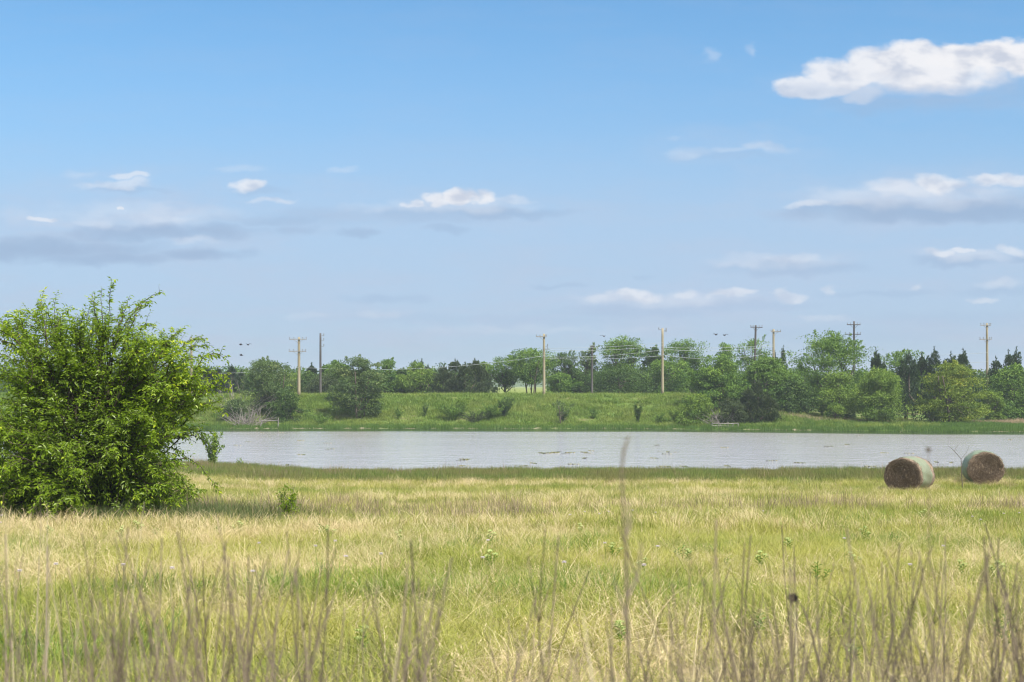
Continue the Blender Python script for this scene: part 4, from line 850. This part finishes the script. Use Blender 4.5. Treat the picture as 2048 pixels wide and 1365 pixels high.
    P_ = np.vstack(Pn); keep = P_[:, 2] > .06; L_ = np.concatenate(Ln)
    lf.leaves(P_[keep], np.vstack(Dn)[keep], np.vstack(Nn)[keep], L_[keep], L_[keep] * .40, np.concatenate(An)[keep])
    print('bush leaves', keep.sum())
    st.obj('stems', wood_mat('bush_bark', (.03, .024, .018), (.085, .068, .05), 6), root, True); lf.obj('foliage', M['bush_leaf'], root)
big_bush()
# small leafy plants on the near shore and in the field
def leafy_plant(name, label, x, y, H, Wd, nst, leaf, seed, cat='shrub', ll=.09, dens=.03):
    r = np.random.default_rng(seed); z0 = float(height(x, y)); root = empty(name, (x, y, z0), label=label, cat=cat); st = Geo(); lf = Geo(); Pn = []; Dn = []; An = []
    for k in range(nst):
        a = r.uniform(0, 6.28); tp = np.array([math.cos(a) * Wd / 2 * r.random() ** .5, math.sin(a) * Wd / 2 * r.random(), H * r.uniform(.45, 1)]); s = np.linspace(0, 1, 8)[:, None]
        pth = tp * s + np.array([0, 0, .1 * H]) * np.sin(s * 3.1) + r.normal(0, .02, (8, 3)); st.tube(pth, np.linspace(.012, .003, 8), 5, .5); n = int(H / dens)
        i = r.uniform(.15, 1, n); p = np.stack([np.interp(i, np.linspace(0, 1, 8), pth[:, c]) for c in range(3)], 1); Pn.append(p + r.normal(0, .03, p.shape)); Dn.append(r.normal(size=(n, 3)) + [0, 0, .1]); An.append(np.clip(r.normal(.55, .2, n), 0, 1))
    P_ = np.vstack(Pn); lf.leaves(P_, np.vstack(Dn), unit(np.array([0, 0, 1.]) + r.normal(0, .5, P_.shape)), ll * r.uniform(.6, 1.3, len(P_)), ll * .42, np.concatenate(An))
    st.obj('stems', M['bark'], root, True); lf.obj('foliage', M[leaf], root)
leafy_plant('shore_shrub', 'light green shrub on the near shore just right of the big bush', (425 - CX) / F * 82, 82, 2.3, 1.5, 22, 'leaf_light', 1, ll=.15, dens=.028)
leafy_plant('shore_shrub', 'tiny pale shrub among the brown weeds on the near shore', (480 - CX) / F * 83, 83, .75, .6, 8, 'leaf_light', 2, ll=.10)
leafy_plant('sapling', 'small dark green sapling sprouting from a low clump in the pasture', (577 - CX) / F * 29, 29, .86, .55, 16, 'bush_leaf', 3, 'sapling', ll=.07, dens=.018)

def bank_shrub(px, top, wpx, y, nst, leaf, seed, label, name='shrub', cat='bush', ll=.17, dens=.035):
    X, Y, Z = W3(px, top, y); leafy_plant(name, label, X, Y, Z - float(height(X, Y)), wpx / F * y, nst, leaf, seed, cat, ll, dens)
bank_shrub(905, 806, 70, 171, 70, 'leaf_mid', 31, 'sprawling bramble bush on the bank, lower of the dark pair in the middle', 'bramble_bush')
bank_shrub(925, 792, 36, 173, 30, 'leaf_light', 32, 'small bright shrub rising behind the sprawling bramble bush')
bank_shrub(985, 806, 66, 171, 60, 'leaf_mid', 33, 'wide low shrub on the bank right of the bramble bush')
bank_shrub(1010, 794, 44, 172, 44, 'leaf_deep', 34, 'dark upright shrub on the bank at the right end of the low scrub')
bank_shrub(950, 822, 70, 169, 40, 'cedar_brown', 35, 'dull brownish thicket low between the bramble bush and the dark shrub', 'thicket')
bank_shrub(1188, 812, 22, 172, 14, 'leaf_mid', 36, 'little dark sapling on the bank slope', 'sapling', 'sapling')
bank_shrub(1276, 806, 20, 168, 18, 'leaf_deep', 37, 'slim dark sapling near the water below the bank', 'sapling', 'sapling')
bank_shrub(1322, 824, 36, 168, 22, 'leaf_mid', 38, 'low shrub near the pale green shrub')
bank_shrub(850, 804, 12, 173, 8, 'leaf_deep', 39, 'tiny dark sapling on the bank left of the bramble bush', 'sapling', 'sapling')
bank_shrub(797, 812, 24, 172, 12, 'leaf_mid', 40, 'small weed bush right of the lone bank tree')
bank_shrub(1350, 812, 34, 168, 22, 'leaf_light', 41, 'light green shrub just left of the pale green rounded shrub')
bank_shrub(640, 826, 60, 168, 24, 'leaf_mid', 42, 'low leafy scrub left of the lone bank tree')
# ------------------------------------------------------------------ field plants: milkweeds, white flowers
def milkweed_meshes(seed, bloom):
    r = np.random.default_rng(seed); H = r.uniform(.32, .44); st = Geo(); lf = Geo(); fl = Geo()
    for k in range(3):
        a = r.uniform(0, 6.28); tp = np.array([math.cos(a) * .10 * k, math.sin(a) * .10 * k, H * (1 - .15 * k)]); s = np.linspace(0, 1, 5)[:, None]; pth = tp * s; st.tube(pth, .005, 5, .5)
        n = 11; z = np.linspace(.35, .97, n); aa = np.arange(n) * 2.4 + seed; P_ = tp * z[:, None]; D = np.stack([np.cos(aa), np.sin(aa), .55 + 0 * aa], 1)
        lf.leaves(P_, D, np.tile([0, 0, 1.], (n, 1)) + r.normal(0, .2, (n, 3)), r.uniform(.09, .13, n), .032, np.clip(r.normal(.6, .2, n), 0, 1))
        if bloom:
            for j in range(46):
                d = unit(np.array([r.normal(), r.normal(), abs(r.normal()) * .8])); c = tp + d * np.array([.05, .05, .032]); fl.leaves(np.array([c] * 3), r.normal(size=(3, 3)), unit(np.array([d] * 3) + r.normal(0, .2, (3, 3))), .014, .012, np.array([.5] * 3))
    return st.mesh('stem', [M['milk_leaf']]), lf.mesh('leaves', [M['milk_leaf']]), fl.mesh('flower_head', [M['floret']]) if bloom else None
mw = [milkweed_meshes(k, k < 3) for k in range(5)]
ridx = random.Random(8)
spots = [(95,1062),(245,1068),(270,1058),(306,1062),(430,1056),(437,1060),(478,1058),(640,1062),(655,1068),(800,1075),(980,1080),(1090,1052),(1160,1060),(1225,1108),(1290,1135),(1365,1112),(1375,1118),(1455,1125),(1520,1128),(1575,1098),(1635,1160),(1700,1125),(1730,1072),(1785,1078),(1920,1145),(1995,1150),(2035,1060),(1850,1030),(730,1300),(1700,1330),(1518,1262),(1845,1048),(1960,1045),(905,1055),(1560,1050),(2010,1290),(815,1015),(400,1190),(1240,1290),(980,1130)]
def ground_at(px, py):
    lo, hi = 5.0, 79.0
    for _ in range(40):
        mid_ = (lo + hi) / 2
        if (HY - py) / F * mid_ > height((px - CX) / F * mid_, mid_): lo = mid_
        else: hi = mid_
    return (px - CX) / F * lo, lo
for k, (px, py) in enumerate(spots):
    x, y = ground_at(px, py + 14); a = ridx.randrange(5); s = ridx.uniform(.42, .68)
    bl = mw[a][2] is not None
    o = empty('milkweed', (x, y, float(height(x, y))), ridx.uniform(0, 6), label=('green milkweed with pale yellow-green flower heads standing in the grass' if bl else 'bright green broad-leaved milkweed without flowers standing in the grass'),
              cat='wildflower', group='milkweeds in bloom in the pasture' if bl else 'milkweeds without flowers in the pasture'); o.scale = (s, s, s)
    for nm, me in zip(('stem', 'leaves', 'flower_head'), mw[a]):
        if me: link(nm, me, o)
def flower_meshes(seed):
    r = np.random.default_rng(seed); H = r.uniform(.34, .44); st = Geo(); st.tube([(0, 0, 0), (.01, 0, H * .5), (.0, .01, H)], .0015, 4); fl = Geo()
    n = 6; a = np.arange(n) / n * 6.283; fl.leaves(np.tile([0, .01, H], (n, 1)), np.stack([np.cos(a), np.sin(a), .45 + 0 * a], 1), np.tile([0, 0, 1.], (n, 1)), .026, .022, np.full(n, .5)); fl.leaves(np.tile([0, .01, H - .004], (n, 1)), np.stack([np.cos(a + .5), np.sin(a + .5), .1 + 0 * a], 1), np.tile([0, 0, 1.], (n, 1)), .024, .020, np.full(n, .5))
    return st.mesh('stem', [M['milk_leaf']]), fl.mesh('blossom', [M['petal']])
fm = [flower_meshes(k) for k in range(3)]
for k, (px, py) in enumerate([(3,1050),(2,1068),(42,1202),(113,1196),(343,1202),(503,1202),(670,1124),(632,1135),(520,1122),(693,1172),(975,1118),(963,1164),(1127,1192),(1170,1038),(1200,1040),(1218,1040),(1265,1034),(1310,1036),(1314,1140),(1210,1128),(1946,1048),(2008,1046),(2038,1040),(1960,1056),(1525,1037),(1140,1048),(1290,1188),(1690,1118),(1820,1190),(1885,1130),(760,1165),(245,1194)]):
    x, y = ground_at(px, py + 30); o = empty('white_wildflower', (x, y, float(height(x, y))), k, label='single small pinkish white wildflower on a thin stem in the grass', cat='wildflower', group='white wildflowers dotted over the pasture')
    for nm, me in zip(('stem', 'blossom'), fm[k % 3]): link(nm, me, o)

# ------------------------------------------------------------------ floating leaves on the pond
r = np.random.default_rng(77)
def pad_mesh(seed):
    r = np.random.default_rng(seed); G_ = Geo(); n = 9
    for k in range(3):
        a = np.arange(n) / n * 6.283; rad = r.uniform(.08, .2) * (1 + .2 * np.sin(a * 3 + seed)); c = np.array([k * .25, r.normal(0, .06), .012 + .004 * k]); rim = np.stack([np.cos(a) * rad, np.sin(a) * rad * .8, .03 * np.sin(a * 2) + 0 * a], 1) + c
        G_.add(np.vstack([rim, c + [0, 0, .02]]), None, [(i, (i + 1) % n, n) for i in range(n)], r.random())
    return G_.mesh('floating_leaf', [M['pad']])
pm = [pad_mesh(k) for k in range(4)]
for k in range(70):
    y = 81 + 70 * r.random() ** 2.2 * (1 if k % 4 else .3) + 5 * (k % 3 == 0); x = r.uniform(-.22, .36) * y
    if k < 16: y = 104.5 + r.normal(0, .8); x = (r.uniform(1080, 1180) - CX) / F * y
    if y - near_shift(x) < 82: y += 6
    o = link('floating_leaf', pm[k % 4], loc=(x, y, WZ + .006), rz=r.uniform(0, 3)); tag(o, 'leaf cluster in the thin floating line across the middle of the pond' if k < 16 else 'small yellow-green leaf cluster floating alone on the open pond', 'water plant', 'leaf clusters floating on the pond')

# ------------------------------------------------------------------ dead weeds close to the camera
def weed_mesh(seed, H, forks, thick=.0023, tuft=True):
    r = np.random.default_rng(seed); G_ = Geo()
    def grow(p0, d, L, rad, lvl):
        n = 7; p = [np.array(p0, float)]; d = unit(np.array(d, float))
        for k in range(n): d = unit(d + r.normal(0, .05, 3) + np.array([0, 0, .03])); p.append(p[-1] + d * L / n)
        p = np.array(p); G_.tube(p, np.linspace(rad, rad * .55, n + 1), 5, float(np.clip(r.normal(.45, .2), 0, .85)), False)
        if lvl > 0:
            for j in range(r.integers(1, 3) if lvl < 2 else forks):
                i0 = r.integers(1, 6); a = r.choice([-1, 1]) * r.uniform(.15, .46); b_ = r.normal(0, .3); grow(p[i0], d + np.array([a, b_, .1]), L * r.uniform(.5, .85) * (1 - i0 / 9), rad * .7, lvl - 1)
    grow((0, 0, 0), (r.normal(0, .06), r.normal(0, .04), 1), H, thick, 2)
    return G_.mesh('dead_weed', [M['dead_stalk']])
wm = [weed_mesh(300 + k, 1.0, 2 + k % 4) for k in range(14)]
wtop = [max(v_.co.z for v_ in m_.vertices) for m_ in wm]
r = np.random.default_rng(88)
def weed(px, top, y, k, label='thin bare brown weed stalk standing out of focus close to the camera', sc=None):
    x = (px - CX) / F * y; z0 = float(height(x, y)); H = (HY - top) / F * y - z0
    o = link('dead_weed', wm[k], loc=(x, y, z0), rz=r.choice([0, math.pi]) + r.normal(0, .3)); s = H / wtop[k]; o.scale = (s * (sc or 1), s * (sc or 1), s); o.rotation_euler.x = r.normal(0, .05); o.rotation_euler.y = r.normal(0, .05)
    tag(o, label, 'dead weed', 'dead weed stalks close to the camera' if 'close to the camera' in label else None)
for k in range(180):
    u = r.random()
    px = r.uniform(-150, 640) if u < .44 else (r.uniform(1500, 2200) if u < .82 else r.uniform(560, 1600))
    y = r.uniform(2.3, 4.8); top = (r.uniform(1130, 1350) if r.random() < .72 else r.uniform(1030, 1140)) if u < .82 else r.uniform(1120, 1350)
    weed(px, top, y, int(r.integers(14)), 'brown weed stalk in the blurred clump at bottom left, close to the camera' if px < 640 else ('brown weed stalk in the blurred clump at bottom right, close to the camera' if px > 1500 else 'brown weed stalk among the sparser ones at bottom middle, close to the camera'))
for k, (px, top) in enumerate([(65, 1085), (150, 1105), (215, 1070), (280, 1050), (370, 1080), (480, 1085), (590, 1045), (600, 1110), (910, 1075), (1020, 1050), (965, 1150), (1320, 1090), (1610, 1120), (1700, 1150), (1910, 1105), (1930, 1090), (2010, 1130), (1475, 1110), (840, 1180), (690, 1150)]):
    weed(px, top, 2.6 + .2 * (k % 6), k % 14, 'taller branched dead weed stalk standing above its neighbours close to the camera')
# the tall lone stalk and the one with a dark seed head
def tall():
    g_ = Geo(); y = 1.75; x = (1248 - CX) / F * y; z0 = float(height(x, y)); r = np.random.default_rng(4)
    rel = [((px - CX) / F * y - x, 0, (HY - py) / F * y - z0) for px, py in ((1262, 1500), (1258, 1365), (1255, 1250), (1252, 1100), (1246, 1000), (1243, 940), (1248, 900), (1258, 872))]
    rel = [(rel[0][0], 0, 0.)] + rel; g_.tube(rel, [.0024, .0024, .0023, .0021, .0019, .0016, .0013, .0021, .0009], 7, .45)
    for (a, bq) in (((1254, 1200), (1290, 1090)), ((1250, 1080), (1262, 1010)), ((1256, 1260), (1232, 1170))):
        A = np.array([(a[0] - CX) / F * y - x, 0, (HY - a[1]) / F * y - z0]); B = np.array([(bq[0] - CX) / F * y - x, .04, (HY - bq[1]) / F * y - z0]); g_.tube([A, (A + B) / 2 + [.004, 0, -.006], B], [.0022, .0018, .001], 5, .5, False)
    o = g_.obj('tall_dead_stalk', M['dead_stalk'], loc=(x, y, z0)); tag(o, 'tallest lone dead stalk reaching up over the pond at the middle', 'dead weed')
    y = 3.6; x = (1640 - CX) / F * y; z0 = float(height(x, y)); q = lambda px, py: ((px - CX) / F * y - x, 0, (HY - py) / F * y - z0)
    root = empty('seed_head_weed', (x, y, z0), label='bent dead weed carrying one round black seed head', cat='dead weed'); g_ = Geo()
    g_.tube([(0, 0, 0), q(1660, 1440), q(1640, 1340), q(1622, 1260), q(1606, 1215), q(1590, 1197)], [.004, .0038, .0034, .003, .0022, .0015], 6, .4); g_.obj('stalk', M['dead_stalk'], root)
    h = Geo(); c = np.array(q(1585, 1196)); n = 260; d = unit(r.normal(size=(n, 3))); h.leaves(c + d * .003, d, unit(r.normal(size=(n, 3))), np.where(np.abs(d[:, 0]) > .5, .013, .0095) * r.uniform(.4, 1.25, n), .0035, r.random(n)); h.obj('seed_head', M['seed_head'], root)
    # thin blurred stalk with a knob in front of the water, left of the second bale
    y = 2.3; x = (1857 - CX) / F * y; z0 = float(height(x, y)); root = empty('knobbed_weed', (x, y, z0), label='thin blurred stalk with a small knob rising between the two bales', cat='dead weed')
    g_ = Geo(); g_.tube([(0, 0, 0), q(1640, 1400)[:0] or (.004, 0, .5), (.0, 0, (HY - 902) / F * y - z0)], [.0022, .0014, .0006], 5, .5); g_.obj('stalk', M['dead_stalk'], root)
    h = Geo(); c = np.array([0, 0, (HY - 900) / F * y - z0]); n = 40; d = unit(r.normal(size=(n, 3))); h.leaves(c + d * .001, d * [1, 1, 1.5], unit(r.normal(size=(n, 3))), .0045, .002, r.random(n)); h.obj('seed_head', M['dead_stalk'], root)
tall()
# bare twig beside the second bale
g_ = Geo(); y = 59.0; x = (1925 - CX) / F * y; z0 = float(height(x, y)); q = lambda px, py, dy=0: ((px - CX) / F * y - x, dy, (HY - py) / F * y - z0)
g_.tube([(0, 0, 0), q(1922, 918), q(1905, 899), q(1896, 892)], [.02, .014, .009, .005], 5); g_.tube([q(1922, 918), q(1933, 905), q(1938, 893)], [.010, .007, .004], 4); g_.tube([q(1908, 903), q(1914, 893), q(1918, 886)], [.008, .006, .003], 4)
tag(g_.obj('bare_twig', M['bark'], loc=(x, y, z0)), 'small forked bare twig sticking up beside the second bale', 'twig')

# ------------------------------------------------------------------ far birds
def bird(px, py, y, rz, label):
    X, Y, Z = W3(px, py, y); g_ = Geo(); s = np.linspace(-.26, .26, 7); g_.tube(np.stack([s, 0 * s, 0 * s], 1), [.01, .05, .075, .08, .06, .04, .02], 8)
    for sg in (-1, 1): g_.add(np.array([(.10, 0, .03), (-.10, 0, .03), (-.14, sg * .42, .16), (.04, sg * .30, .17), (-.16, sg * .62, .06)], float) , [(0, 1, 2, 3)], [(3, 2, 4)])
    o = g_.obj('bird', M['seed_head'], loc=(X, Y, Z), rz=rz); tag(o, label, 'bird')
bird(482, 690, 190, .3, 'tiny dark bird in the sky, left one of the upper pair beside the bush')
bird(496, 690, 190, 2.5, 'tiny dark bird in the sky, right one of the upper pair beside the bush')
bird(483, 711, 190, 0, 'tiny dark bird flying lowest, right of the big bush')
bird(1432, 670, 195, .5, 'tiny dark bird left of another above the slim tall tree')
bird(1449, 671, 195, 2.2, 'tiny dark bird right of another above the slim tall tree')
bird(1208, 673, 195, 1.0, 'tiny dark bird beside the top of the tallest flat-topped tree')

# ------------------------------------------------------------------ haze
m = bpy.data.materials.new('haze'); m.use_nodes = True; nt = m.node_tree; nt.nodes.remove(nt.nodes['Principled BSDF'])
vp = nt.nodes.new('ShaderNodeVolumePrincipled'); vp.inputs['Color'].default_value = (.80, .88, 1.0, 1); vp.inputs['Density'].default_value = .00032; vp.inputs['Anisotropy'].default_value = .2
nt.links.new(vp.outputs[0], nt.nodes['Material Output'].inputs['Volume'])
G_ = Geo(); G_.box((0, 1690, 3.6), (6060, 3520, 27.6)); hz = G_.obj('haze', m); tag(hz, kind='stuff'); hz.display_type = 'WIRE'
